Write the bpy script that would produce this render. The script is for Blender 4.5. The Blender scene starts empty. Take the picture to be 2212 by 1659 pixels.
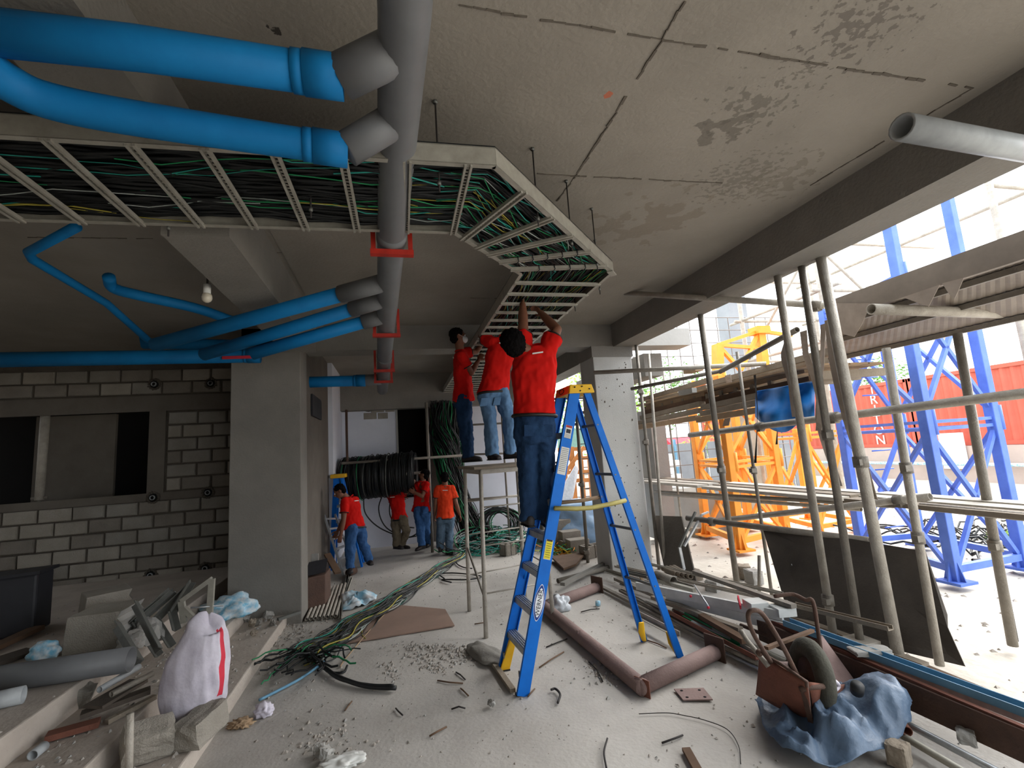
import bpy, bmesh, math, random
from mathutils import Vector, Matrix, noise
from math import pi, sin, cos, radians
rnd = random.Random(7)
# ------------------------------------------------------------------ camera
F, CX, CY, EYE = 1020.0, 1106.0, 829.5, 1.9          # focal length and centre of the 2212 x 1659 frame, eye height
def _v(*a): return Vector(a)
_d = _v((855-CX)/F, (990-CY)/F, 1.0).normalized()    # world +Y seen from the camera
_dn = _d.cross(_v(1, -0.068, 0)).normalized()        # world down
_r = _dn.cross(_d)                                    # world +X
def ray(u, v):
    c = _v((u-CX)/F, (v-CY)/F, 1.0)
    return _v(_r.dot(c), _d.dot(c), -_dn.dot(c))
def oz(u, v, z=0.0):
    r = ray(u, v); k = (z-EYE)/r.z; return _v(0, 0, EYE)+r*k
def oy(u, v, y):
    r = ray(u, v); k = y/r.y; return _v(0, 0, EYE)+r*k
def ox(u, v, x):
    r = ray(u, v); k = x/r.x; return _v(0, 0, EYE)+r*k
sc = bpy.context.scene
cd = bpy.data.cameras.new('camera'); cd.sensor_width = 36; cd.lens = 36*F/2212; cd.clip_start = 0.05; cd.clip_end = 300
cam = bpy.data.objects.new('camera', cd); sc.collection.objects.link(cam); sc.camera = cam
_cr = _v(_r.x, _d.x, -_dn.x); _cu = -_v(_r.y, _d.y, -_dn.y); _cf = _v(_r.z, _d.z, -_dn.z)
m = Matrix.Identity(4)
for i in range(3):
    m[i][0] = _cr[i]; m[i][1] = _cu[i]; m[i][2] = -_cf[i]
m.translation = _v(0, 0, EYE); cam.matrix_world = m
# ------------------------------------------------------------------ light
w = bpy.data.worlds.new('overcast_sky'); sc.world = w; w.use_nodes = True

bg = w.node_tree.nodes['Background']; bg.inputs[0].default_value = (0.90, 0.95, 1.0, 1); bg.inputs[1].default_value = 1.0
sun = bpy.data.lights.new('sun_through_cloud', 'SUN'); sun.energy = 2.4; sun.angle = radians(60); sun.color = (1, .97, .93)
so = bpy.data.objects.new('sun_through_cloud', sun); sc.collection.objects.link(so); so.rotation_euler = Vector((.78, .22, .58)).to_track_quat('Z', 'Y').to_euler()
sc.view_settings.view_transform = 'Standard'; sc.view_settings.look = 'None'; sc.view_settings.gamma = 1
sc.view_settings.use_curve_mapping = False; sc.view_settings.exposure = 2.1
try:
    sc.cycles.max_bounces = 10; sc.cycles.diffuse_bounces = 7; sc.cycles.use_denoising = True
    sc.cycles.sample_clamp_indirect = 8
except Exception: pass
# ------------------------------------------------------------------ materials
MATS = {}
def srgb(h):
    h = h.lstrip('#'); c = [int(h[i:i+2], 16)/255 for i in (0, 2, 4)]
    return tuple(x/12.92 if x <= .04045 else ((x+.055)/1.055)**2.4 for x in c)
def mat(name, col, rough=.75, metal=0.0, col2=None, scale=6.0, mix=.5, bump=0.0, bscale=60.0, sheen=0, spec=.4, detail=6):
    if name in MATS: return MATS[name]
    if isinstance(col, str): col = srgb(col)
    if isinstance(col2, str): col2 = srgb(col2)
    m = bpy.data.materials.new(name); m.use_nodes = True; nt = m.node_tree; N = nt.nodes; L = nt.links
    b = N['Principled BSDF']; b.inputs['Roughness'].default_value = rough; b.inputs['Metallic'].default_value = metal
    b.inputs['Specular IOR Level'].default_value = spec
    g = N.new('ShaderNodeNewGeometry')
    n = N.new('ShaderNodeTexNoise'); n.inputs['Scale'].default_value = scale; n.inputs['Detail'].default_value = detail; n.inputs['Roughness'].default_value = .62
    L.new(g.outputs['Position'], n.inputs['Vector'])
    r = N.new('ShaderNodeValToRGB'); r.color_ramp.elements[0].position = .5-.25*mix*1.2-.05; r.color_ramp.elements[1].position = .5+.25*mix*1.2+.05
    c2 = col2 if col2 else tuple(x*.72 for x in col)
    r.color_ramp.elements[0].color = (*c2, 1); r.color_ramp.elements[1].color = (*col, 1)
    L.new(n.outputs[0], r.inputs[0]); L.new(r.outputs[0], b.inputs['Base Color'])
    if bump:
        n2 = N.new('ShaderNodeTexNoise'); n2.inputs['Scale'].default_value = bscale; n2.inputs['Detail'].default_value = 4
        L.new(g.outputs['Position'], n2.inputs['Vector'])
        bp = N.new('ShaderNodeBump'); bp.inputs['Strength'].default_value = bump; bp.inputs['Distance'].default_value = .02
        L.new(n2.outputs[0], bp.inputs['Height']); L.new(bp.outputs[0], b.inputs['Normal'])
    MATS[name] = m; return m
def M(n): return MATS[n]
mat('concrete', '#87837c', .85, col2='#6c6963', scale=1.6, mix=.9, bump=.25, bscale=40)
mat('concrete_light', '#a6a49f', .85, col2='#8b8984', scale=1.4, mix=.9, bump=.15, bscale=30)
mat('block_grey', '#8c8982', .9, col2='#7a746b', scale=3, bump=.5, bscale=90)
mat('mortar', '#575149', .95, col2='#48423b', scale=4, bump=.6, bscale=50)
mat('plaster_dark', '#6b655d', .9, col2='#524c45', scale=2, mix=.9, bump=.3, bscale=30)
mat('white_paint', '#e0e3ec', .8, col2='#c6cad4', scale=1.2, mix=.9)
mat('hole_shade', '#0e0c0c', .95, col2='#080707')  # near-black colour stands in for shade inside holes and recesses
mat('blue_pvc', '#0e78b4', .6, col2='#0a5f95', scale=3, mix=.9, spec=.2)
mat('grey_pvc', '#6f7173', .5, col2='#5e5f61', scale=4, mix=.8)
mat('pvc_grey_light', '#a9adaf', .5, col2='#8c9092', scale=5)
mat('red_steel', '#b52a1a', .5, col2='#8e1f14', scale=10)
mat('galv', '#a8a59a', .5, .25, col2='#8a867c', scale=12, mix=.7)
mat('galv_dark', '#73746f', .5, .3, col2='#595a56', scale=12, mix=.8)
mat('aluminium', '#b9bcbe', .35, .6, col2='#9a9da0', scale=10)
mat('cable_black', '#17191a', .5, col2='#101213')
mat('cable_green', '#1f8a55', .5, col2='#176b42')
mat('cable_teal', '#2c9c8c', .5, col2='#1e7a70')
mat('cable_yellow', '#a59a3c', .5, col2='#857c30')
mat('cable_white', '#a5ada9', .5, col2='#858d89')
mat('white_steel', '#cdcfcd', .45, col2='#b2b5b3', scale=6)
mat('scaffold_steel', '#8b857b', .6, .15, col2='#6a645b', scale=9, mix=.9, bump=.3, bscale=80)
mat('scaffold_pale', '#b9b3a8', .6, .1, col2='#8a8378', scale=9, mix=.9, bump=.3, bscale=80)
mat('rust_dark', '#5e463a', .8, .1, col2='#41322b', scale=7, mix=.9, bump=.3)
mat('rust_red', '#80503f', .75, .1, col2='#5f3c31', scale=6, mix=.9, bump=.2)
mat('rust_primer', '#8d7670', .75, .05, col2='#725e5a', scale=5, mix=.9, bump=.2)
mat('ladder_blue', '#0a70d2', .5, col2='#0862bd', scale=5, spec=.2)
mat('ladder_yellow', '#e5b41c', .5, col2='#d09d12')
mat('ladder_orange', '#f07a24', .5, col2='#dd6a18')
mat('label_white', '#d8d8d4', .6, col2='#c9c9c4')
mat('label_yellow', '#e4d532', .6, col2='#d3c428')
mat('print_dark', '#22242a', .6, col2='#1a1c20')
mat('print_blue', '#0f3a8c', .6, col2='#0d3278')
mat('logo_white', '#eef0f2', .6, col2='#e4e6e8')
mat('shirt_red', '#c81a14', .9, col2='#b01410', scale=5, spec=.1)
mat('shirt_orange', '#dc4322', .9, col2='#c5371b', scale=5, spec=.1)
mat('jeans_dark', '#27405f', .95, col2='#1b2d48', scale=9, mix=.8, bump=.3, bscale=150, spec=.1)
mat('jeans_light', '#6b8cae', .95, col2='#4b6b8c', scale=9, mix=.8, bump=.3, bscale=150, spec=.1)
mat('jeans_mid', '#3f6290', .95, col2='#2d4b74', scale=9, mix=.8, bump=.3, bscale=150, spec=.1)
mat('trousers_khaki', '#6e6352', .95, col2='#5a5143', scale=9, spec=.1)
mat('trousers_grey', '#5c7083', .95, col2='#465868', scale=9, spec=.1)
mat('skin', '#7a4f3a', .6, col2='#6b4432', scale=12)
mat('hair', '#0d0b0b', .95, col2='#0a0808', scale=40, spec=.1, bump=.5, bscale=120)
mat('shoe', '#2b2423', .6, col2='#1d1918')
mat('belt', '#1b1816', .5, col2='#14110f')
mat('mask_white', '#d6d9dc', .8, col2='#c6c9cc')
mat('wood', '#a98f70', .85, col2='#86705a', scale=5, mix=.9, bump=.2)
mat('wood_grey', '#94897a', .9, col2='#776d60', scale=5, mix=.9, bump=.3)
mat('wood_dark', '#6b5340', .9, col2='#4e3c2e', scale=5, mix=.9)
mat('wood_orange', '#b97b45', .85, col2='#96602f', scale=4)
mat('ply_pink', '#93796a', .9, col2='#7f6a5e', scale=3, mix=.9)
mat('ply_dark', '#5b5148', .8, col2='#3d362f', scale=3, mix=.9, bump=.2)
mat('black_box', '#26272c', .6, col2='#1c1d21')
mat('sack_white', '#cfcad4', .7, col2='#b4aebb', scale=6, bump=.2, bscale=30)
mat('stripe_red', '#cf3347', .7, col2='#b82a3c')
mat('bag_blue', '#6fb4d2', .6, col2='#dfe4e6', scale=14, mix=.3)
mat('bag_clear', '#c8ccd0', .3, col2='#aab0b6', scale=20)
mat('tarp_blue', '#4c7398', .55, col2='#33526f', scale=5, mix=.8, bump=.3, bscale=25)
mat('tarp_bright', '#2283d8', .5, col2='#1b6cb8', scale=5)
mat('tyre', '#4b4a40', .9, col2='#36352e', scale=8, mix=.9, bump=.3)
mat('rubber_black', '#16181c', .6)
mat('tower_orange', '#f09a34', .6, col2='#e08a28', scale=5)
mat('tower_blue', '#5a79cc', .6, col2='#3f5cb0', scale=4, mix=.8)
mat('container_red', '#c4604e', .7, col2='#b05443', scale=1.5)
mat('paint_white', '#e6e6e4', .7, col2='#d8d8d6')
mat('fence_grey', '#8b8f93', .8, col2='#777b80', scale=1)
mat('pink_wall', '#b8a79e', .85, col2='#a4948c', scale=.8)
mat('sheet_metal', '#8a8076', .7, .2, col2='#766d64', scale=4)
mat('paper_torn', '#a3978c', .95, col2='#8d8278')
mat('plank_bleached', '#cfcac0', .9, col2='#a9a49a', scale=6, mix=.9)
mat('leaf', '#5f8b34', .8, col2='#3f6a22', scale=6, mix=.9)
mat('leaf_bright', '#93b54a', .8, col2='#6f9436', scale=6, mix=.9)
mat('bark', '#6b5a4a', .9)
mat('rebar', '#6f6660', .7, .2)
mat('net_green', '#6f8f84', .9, col2='#5c7c72')
mat('stone', '#b0a9a0', .95, col2='#8d867e', scale=14, mix=.9, bump=.4)
mat('bulb', '#d9d0bd', .3)
mat('cable_orange', '#d8871f', .5)
mat('blue_channel', '#6b9ab5', .5, col2='#55839f', scale=4)
mat('tape_yellow', '#b7ab62', .7, col2='#a0955a', scale=12)
mat('wire', '#2c2826', .7)
# ------------------------------------------------------------------ mesh builder
class MB:
    def __init__(s): s.v = []; s.f = []; s.mi = []; s.sm = []
    def add(s, vs, fs, mi=0, smooth=False):
        n = len(s.v); s.v += [Vector(a) for a in vs]
        for f in fs: s.f.append([i+n for i in f]); s.mi.append(mi); s.sm.append(smooth)
        return s
    def hexa(s, p, mi=0):      # 8 points: bottom 4 ccw, top 4 ccw
        return s.add(p, [(3, 2, 1, 0), (4, 5, 6, 7), (0, 1, 5, 4), (1, 2, 6, 5), (2, 3, 7, 6), (3, 0, 4, 7)], mi)
    def box(s, lo, hi, mi=0):
        a, b = lo, hi
        return s.hexa([(a[0], a[1], a[2]), (b[0], a[1], a[2]), (b[0], b[1], a[2]), (a[0], b[1], a[2]), (a[0], a[1], b[2]), (b[0], a[1], b[2]), (b[0], b[1], b[2]), (a[0], b[1], b[2])], mi)
    def cbox(s, c, size, R=None, mi=0):
        c = Vector(c); R = R or Matrix.Identity(3); h = Vector(size)/2
        P = [c+R@Vector((x*h.x, y*h.y, z*h.z)) for z in (-1, 1) for x, y in ((-1, -1), (1, -1), (1, 1), (-1, 1))]
        return s.hexa(P, mi)
    def beam(s, a, b, w, h, up=(0, 0, 1), mi=0):   # rectangular bar, centre line a-b
        a = Vector(a); b = Vector(b); d = (b-a).normalized(); up = Vector(up)
        if abs(d.dot(up)) > .98: up = Vector((0, 1, 0))
        x = d.cross(up).normalized(); z = x.cross(d)
        P = []
        for zz in (-h/2, h/2):
            P += [a-x*w/2+z*zz, a+x*w/2+z*zz, b+x*w/2+z*zz, b-x*w/2+z*zz]
        return s.hexa(P, mi)
    def profile(s, a, b, pts, up=(0, 0, 1), mi=0):  # open/closed section swept from a to b; pts (x,z) closed loop
        a = Vector(a); b = Vector(b); d = (b-a).normalized(); up = Vector(up)
        if abs(d.dot(up)) > .98: up = Vector((0, 1, 0))
        x = d.cross(up).normalized(); z = x.cross(d); n = len(pts)
        P = [a+x*p[0]+z*p[1] for p in pts]+[b+x*p[0]+z*p[1] for p in pts]
        fs = [(i, (i+1) % n, n+(i+1) % n, n+i) for i in range(n)]
        fs += [tuple(range(n))[::-1], tuple(range(n, 2*n))]
        return s.add(P, fs, mi)
    def angle(s, a, b, w, t=.006, up=(0, 0, 1), mi=0):
        return s.profile(a, b, [(0, 0), (w, 0), (w, t), (t, t), (t, w), (0, w)], up, mi)
    def chan(s, a, b, w, h, t=.006, up=(0, 0, 1), mi=0):
        return s.profile(a, b, [(-w/2, 0), (w/2, 0), (w/2, h), (w/2-t, h), (w/2-t, t), (-w/2+t, t), (-w/2+t, h), (-w/2, h)], up, mi)
    def hollow(s, a, b, ro, ri, n=14, mi=0):   # tube open at the ends
        a = Vector(a); b = Vector(b); d = (b-a).normalized()
        x = d.cross(Vector((0, 0, 1)));  x = Vector((1, 0, 0)) if x.length < .05 else x.normalized(); z = x.cross(d)
        P = []
        for c in (a, b):
            for r in (ro, ri):
                P += [c+(x*cos(2*pi*i/n)+z*sin(2*pi*i/n))*r for i in range(n)]
        fs = []
        for i in range(n):
            j = (i+1) % n
            fs += [(i, j, 2*n+j, 2*n+i), (n+j, n+i, 3*n+i, 3*n+j), (j, i, n+i, n+j), (2*n+i, 2*n+j, 3*n+j, 3*n+i)]
        return s.add(P, fs, mi, True)
    def tube(s, pts, r, n=8, mi=0, caps=True, rfun=None):
        pts = [Vector(p) for p in pts]; N = len(pts); P = []
        pt = None
        for i, p in enumerate(pts):
            t = (pts[min(i+1, N-1)]-pts[max(i-1, 0)]).normalized()
            if pt is None:
                u = t.cross(Vector((0, 0, 1)));  u = Vector((1, 0, 0)) if u.length < .05 else u.normalized()
            else:
                u = (u-t*u.dot(t)); u = u.normalized() if u.length > 1e-6 else t.orthogonal().normalized()
            pt = t; v = t.cross(u); rr = rfun(i) if rfun else r
            P += [p+(u*cos(2*pi*k/n)+v*sin(2*pi*k/n))*rr for k in range(n)]
        fs = [(i*n+k, i*n+(k+1) % n, (i+1)*n+(k+1) % n, (i+1)*n+k) for i in range(N-1) for k in range(n)]
        if caps: fs += [tuple(range(n))[::-1], tuple(range((N-1)*n, N*n))]
        return s.add(P, fs, mi, True)
    def loft(s, rings, mi=0, smooth=True):   # rings: (centre, xvec, yvec) ellipse half axes
        n = 16; P = []
        for c, x, y in rings:
            P += [Vector(c)+Vector(x)*cos(2*pi*k/n)+Vector(y)*sin(2*pi*k/n) for k in range(n)]
        N = len(rings)
        fs = [(i*n+k, i*n+(k+1) % n, (i+1)*n+(k+1) % n, (i+1)*n+k) for i in range(N-1) for k in range(n)]
        fs += [tuple(range(n))[::-1], tuple(range((N-1)*n, N*n))]
        return s.add(P, fs, mi, smooth)
    def ball(s, c, r, R=None, n=12, m=8, mi=0):
        c = Vector(c); r = Vector(r) if hasattr(r, '__len__') else Vector((r, r, r)); R = R or Matrix.Identity(3)
        P = [c+R@Vector((0, 0, -r.z))]
        for j in range(1, m):
            a = -pi/2+pi*j/m
            P += [c+R@Vector((r.x*cos(a)*cos(2*pi*k/n), r.y*cos(a)*sin(2*pi*k/n), r.z*sin(a))) for k in range(n)]
        P.append(c+R@Vector((0, 0, r.z))); fs = []
        for k in range(n):
            fs.append((0, 1+(k+1) % n, 1+k)); e = 1+(m-2)*n
            fs.append((e+k, e+(k+1) % n, len(P)-1))
            for j in range(m-2): fs.append((1+j*n+k, 1+j*n+(k+1) % n, 1+(j+1)*n+(k+1) % n, 1+(j+1)*n+k))
        return s.add(P, fs, mi, True)
    def poly(s, pts, thick, nrm=None, mi=0):  # flat plate from outline
        pts = [Vector(p) for p in pts]; n = len(pts)
        if nrm is None: nrm = (pts[1]-pts[0]).cross(pts[2]-pts[0]).normalized()
        q = [p+Vector(nrm)*thick for p in pts]
        return s.add(pts+q, [tuple(range(n))[::-1], tuple(range(n, 2*n))]+[(i, (i+1) % n, n+(i+1) % n, n+i) for i in range(n)], mi)
def props(o, label=None, cat=None, group=None, kind=None):
    if label: o['label'] = label
    if cat: o['category'] = cat
    if group: o['group'] = group
    if kind: o['kind'] = kind
    return o
def obj(name, mb, mats, parent=None, label=None, cat=None, group=None, kind=None, bevel=0, auto=True):
    if isinstance(mats, str): mats = [mats]
    lo = Vector([min(v[i] for v in mb.v) for i in range(3)]); hi = Vector([max(v[i] for v in mb.v) for i in range(3)])
    c = Vector(((lo.x+hi.x)/2, (lo.y+hi.y)/2, lo.z))
    me = bpy.data.meshes.new(name); me.from_pydata([v-c for v in mb.v], [], mb.f)
    for x in mats: me.materials.append(M(x))
    me.polygons.foreach_set('material_index', mb.mi); me.polygons.foreach_set('use_smooth', mb.sm)
    me.update()
    bm = bmesh.new(); bm.from_mesh(me)
    if len(bm.faces) < 60000: bmesh.ops.recalc_face_normals(bm, faces=bm.faces)
    bm.to_mesh(me); bm.free()
    o = bpy.data.objects.new(name, me); sc.collection.objects.link(o)
    base = Vector((0, 0, 0))
    if parent:
        p = parent
        while p: base += p.location; p = p.parent
        o.parent = parent
    o.location = c-base
    if bevel:
        b = o.modifiers.new('bevel', 'BEVEL'); b.width = bevel; b.segments = 2; b.limit_method = 'ANGLE'
    return props(o, label, cat, group, kind)
def thing(name, label, cat, loc, group=None, kind=None):
    o = bpy.data.objects.new(name, None); o.empty_display_size = .1; sc.collection.objects.link(o); o.location = Vector(loc)
    return props(o, label, cat, group, kind)
def bake(o):      # apply modifiers
    dg = bpy.context.evaluated_depsgraph_get(); me = bpy.data.meshes.new_from_object(o.evaluated_get(dg)); o.modifiers.clear(); o.data = me
    for p in me.polygons: p.use_smooth = True
    return o
def text(name, body, size, loc, xdir, ydir, m, parent, ext=.001, label=None):
    cu = bpy.data.curves.new(name, 'FONT'); cu.body = body; cu.size = size; cu.align_x = 'CENTER'; cu.align_y = 'CENTER'; cu.extrude = ext
    o = bpy.data.objects.new(name, cu); sc.collection.objects.link(o); bpy.context.view_layer.update()
    me = bpy.data.meshes.new_from_object(o.evaluated_get(bpy.context.evaluated_depsgraph_get())); bpy.data.objects.remove(o)
    x = Vector(xdir).normalized(); y = Vector(ydir).normalized(); z = x.cross(y)
    mb = MB(); mb.add([Vector(loc)+x*v.co.x+y*v.co.y+z*v.co.z for v in me.vertices], [tuple(p.vertices) for p in me.polygons])
    return obj(name, mb, m, parent, label=label)
def lerp(a, b, t): return Vector(a)*(1-t)+Vector(b)*t
def catmull(P, n=8):
    P = [Vector(p) for p in P]; Q = [P[0]*2-P[1]]+P+[P[-1]*2-P[-2]]; out = []
    for i in range(1, len(Q)-2):
        for k in range(n):
            t = k/n; a, b, c, d = Q[i-1:i+3]
            out.append(.5*((2*b)+(c-a)*t+(2*a-5*b+4*c-d)*t*t+(3*b-a-3*c+d)*t**3))
    out.append(P[-1]); return out
# ------------------------------------------------------------------ setting
def special_concrete(name, base, dark, spots):
    """cast concrete with water stains: spots = [(x, y, radius, strength, colour)] in world metres"""
    m = mat(name, base, .85, col2=dark, scale=1.1, mix=.9, bump=.22, bscale=35); nt = m.node_tree; N = nt.nodes; L = nt.links
    b = N['Principled BSDF']; src = b.inputs['Base Color'].links[0].from_socket
    g = N.new('ShaderNodeNewGeometry'); 
    for x, y, r, st, col, sc_, th in spots:
        vm = N.new('ShaderNodeVectorMath'); vm.operation = 'DISTANCE'; vm.inputs[1].default_value = (x, y, 3.8)
        L.new(g.outputs['Position'], vm.inputs[0])
        mr = N.new('ShaderNodeMapRange'); mr.inputs[1].default_value = r; mr.inputs[2].default_value = 0; mr.inputs[3].default_value = -.7; mr.inputs[4].default_value = .22
        mr.clamp = True; L.new(vm.outputs['Value'], mr.inputs[0])
        nz = N.new('ShaderNodeTexNoise'); nz.inputs['Scale'].default_value = sc_; nz.inputs['Detail'].default_value = 3; L.new(g.outputs['Position'], nz.inputs['Vector'])
        ad = N.new('ShaderNodeMath'); ad.operation = 'ADD'; L.new(mr.outputs[0], ad.inputs[0]); L.new(nz.outputs[0], ad.inputs[1])
        cr = N.new('ShaderNodeValToRGB'); cr.color_ramp.elements[0].position = th; cr.color_ramp.elements[1].position = th+.03
        cr.color_ramp.elements[0].color = (0, 0, 0, 1); cr.color_ramp.elements[1].color = (st, st, st, 1); L.new(ad.outputs[0], cr.inputs[0])
        mx = N.new('ShaderNodeMix'); mx.data_type = 'RGBA'; L.new(cr.outputs[0], mx.inputs[0]); L.new(src, mx.inputs[6]); mx.inputs[7].default_value = (*srgb(col), 1)
        src = mx.outputs[2]
    L.new(src, b.inputs['Base Color'])
s1 = oz(1555, 280, 3.8); s2 = oz(1600, 360, 3.8); s3 = oz(1850, 60, 3.8); s4 = oz(1310, 207, 3.8); s5 = oz(1400, 480, 3.8); s6 = oz(590, 60, 3.8); s7 = oz(1680, 390, 3.8); s8 = oz(1640, 230, 3.8)
special_concrete('ceiling_concrete', '#979086', '#7b756c', [
    (s1.x, s1.y, .7, .75, '#655f57', 9, .585), (s8.x, s8.y, 1.3, .6, '#5f5a52', 22, .64), (s2.x+.1, s2.y+.15, 1.6, .55, '#645e56', 26, .625), (s3.x, s3.y, 1.5, .7, '#5e5751', 24, .66),
    (s7.x, s7.y, 1.4, .45, '#6a6357', 14, .595), (s5.x, s5.y, 1.8, .4, '#6e6252', 5, .56), (s4.x, s4.y, .09, .8, '#b85f40', 14, .46), (s6.x, s6.y, .12, .9, '#2b2622', 20, .55)])
special_concrete('floor_concrete', '#bfbbb5', '#98938c', [])
mat('ground_dirt', '#cfc9be', .95, col2='#b3aca0', scale=2.2, mix=.9, bump=.6, bscale=14)
# floor slab with gently uneven dusty surface
def grid_slab(name, x0, x1, y0, y1, z0, z1, nx, ny, amp, m, kind='structure', label=None):
    mb = MB(); V = []
    for j in range(ny+1):
        for i in range(nx+1):
            x = x0+(x1-x0)*i/nx; y = y0+(y1-y0)*j/ny
            z = z1+amp*(noise.noise(Vector((x*1.7, y*1.7, 0)))-.3)+amp*.5*noise.noise(Vector((x*6, y*6, 3)))
            V.append((x, y, min(z, z1)))
    W = nx+1
    fs = [(j*W+i, j*W+i+1, (j+1)*W+i+1, (j+1)*W+i) for j in range(ny) for i in range(nx)]
    mb.add(V, fs, 0, True); mb.box((x0, y0, z0), (x1, y1, z1-.03))
    return obj(name, mb, m, kind=kind, label=label)
floor = grid_slab('floor', -1.34, 4.02, -5, 11.3, -.25, 0, 120, 240, .008, 'floor_concrete', label='dusty grey concrete floor slab scattered with rubble')
mb = MB(); mb.box((-60, -30, -.3), (90, 90, -.06)); obj('ground', mb, 'ground_dirt', kind='structure', label='pale sunlit dirt ground of the yard outside')
# ceiling: slab cast in panels
ceil = obj('ceiling', MB().box((-8, -6, 3.8), (3.85, 11.4, 4.1)), 'ceiling_concrete', kind='structure', label='raw concrete ceiling with water stains and board joints')
def ridge(a, b, wd=.016, h=.006, seed=0, gap=.12):
    a = Vector((a.x, a.y, 3.8)); b = Vector((b.x, b.y, 3.8)); n = max(4, int((b-a).length/.06)); mb = MB(); r = random.Random(seed)
    for i in range(n):
        if r.random() < gap: continue
        p = lerp(a, b, i/n); q = lerp(a, b, (i+1)/n); p += Vector((r.uniform(-.006, .006), r.uniform(-.006, .006), 0))
        mb.beam(p, q, wd*r.uniform(.4, 1.2), h*2*r.uniform(.4, 1.2))
    o = obj('seam_ridge', mb, 'concrete_seam', ceil); o['kind'] = 'stuff'
mat('concrete_seam', '#6a635a', .95, col2='#4f4840', scale=30, mix=.9)
for k, (p, q) in enumerate([((990, 10), (1430, 85)), ((1430, 85), (2100, 190)), ((1430, 85), (1240, 385)), ((1106, 372), (1560, 395)), ((1240, 385), (1130, 530)), ((1480, 0), (1430, 85)), ((530, 545), (1000, 548)), ((860, 640), (1110, 645)), ((2100, 190), (1750, 400)), ((0, 150), (60, 180)), ((60, 512), (330, 515))]):
    ridge(oz(*p, 3.8), oz(*q, 3.8), seed=k, wd=.015 if k in (1, 2) else .009)
# panels of the board-formed soffit: each cast panel is its own slightly proud piece
def panel(x0, y0, x1, y1, d):
    obj('panel', MB().box((x0, y0, 3.8-d), (x1, y1, 3.805)), 'ceiling_concrete', ceil)
panel(-.93, 3.62, .95, 6.8, .008); panel(-.93, 3.25, .95, 3.6, .03)
# beams
obj('beam', MB().box((3.43, -5, 3.43), (3.82, 11.4, 3.81)), 'concrete', kind='structure', label='deep concrete edge beam along the open side')
obj('beam', MB().box((-1.17, 6.8, 3.44), (3.43, 7.2, 3.81)), 'concrete', kind='structure', label='concrete cross beam between the two near columns')
obj('beam', MB().box((-1.3, 10.85, 3.0), (3.6, 11.15, 3.81)), 'concrete', kind='structure', label='concrete cross beam above the white back wall')
mb = MB(); mb.box((-1.36, 3.16, 3.36), (-.98, 6.56, 3.81)).box((-1.36, -5, 3.49), (-1.0, 3.16, 3.81)); obj('beam', mb, 'concrete', kind='structure', label='long concrete beam running to the left column')
mb = MB(); mb.box((-2.0, 7.0, 3.44), (-1.36, 8.3, 3.81)); obj('beam', mb, 'concrete', kind='structure', label='short concrete beam behind the left column')
# columns
def column(x0, x1, y0, y1, z1, m, label, chip=None, z0=-.05):
    c = obj('column', MB().box((x0, y0, z0), (x1, y1, z1)), m, kind='structure', label=label, bevel=.012)
    return c
c1 = column(-1.99, -1.17, 6.55, 6.98, 3.46, 'concrete', 'broad square concrete column on the left with a lit edge')
c2 = column(3.07, 3.74, 6.8, 7.35, 3.44, 'column_pale', 'pale pitted concrete column behind the blue ladder') if mat('column_pale', '#c2c1bd', .85, col2='#a9a8a3', scale=1.8, mix=.9, bump=.2) else None
obj('column_cap', MB().box((3.05, 6.78, 3.27), (3.76, 7.37, 3.45)), 'concrete', c2)
r5 = random.Random(3)
mb = MB()
for i in range(60):
    x = r5.uniform(3.1, 3.7); z = r5.uniform(.1, 3.2); s_ = r5.uniform(.004, .012)
    mb.ball((x, 6.797, z), (s_, .005, s_*r5.uniform(.8, 1.8)), n=6, m=4)
o = obj('pit', mb, 'concrete_seam', c2); o['kind'] = 'stuff'
# steps going up to the left
for i, (x, z0, z1) in enumerate([(-1.34, -.2, .12), (-1.78, -.1, .27), (-2.27, .0, .45)]):
    x0 = [-1.78, -2.27, -8.5][i]
    obj('step', MB().box((x0-.02, -4, z0), (x, 8.35, z1)), 'step_concrete', kind='structure', bevel=.012,
        label=['lowest concrete step beside the open floor', 'middle concrete step littered with scrap', 'top concrete landing below the block wall'][i]) if mat('step_concrete', '#bdb3a8', .9, col2='#9c9288', scale=2, mix=.9, bump=.3, bscale=30) else None
# ---- left block wall
WY = 8.3
wl = obj('wall_left', MB().box((-9, WY+.02, .3), (-3.6, WY+.22, 1.53)).box((-3.6, WY+.02, .3), (-1.99, WY+.22, 3.81)).box((-9, WY+.02, 2.88), (-3.6, WY+.22, 3.81)), 'mortar', kind='structure', label='unplastered grey block wall on the left with a recess')
bmaster = None
def block(cx, cz, wdt, hgt, par, y=None, m='block_grey', name='block', d=.03):
    mb = MB(); b = .012; y = WY if y is None else y; dy = rnd.uniform(-.004, .004)
    x0, x1, z0, z1 = cx-wdt/2, cx+wdt/2, cz-hgt/2, cz+hgt/2
    yf = y-.012+dy; yb = y+.03
    v = [(x0, yb, z0), (x1, yb, z0), (x1, yb, z1), (x0, yb, z1), (x0, yf+b, z0), (x1, yf+b, z0), (x1, yf+b, z1), (x0, yf+b, z1),
         (x0+b, yf, z0+b), (x1-b, yf, z0+b), (x1-b, yf, z1-b), (x0+b, yf, z1-b)]
    f = [(4, 0, 1, 5), (5, 1, 2, 6), (6, 2, 3, 7), (7, 3, 0, 4), (8, 4, 5, 9), (9, 5, 6, 10), (10, 6, 7, 11), (11, 7, 4, 8), (11, 8, 9, 10)]
    mb.add(v, f); return obj(name, mb, m, par)
mats3 = ['block_grey', 'block_b', 'block_c']
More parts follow.
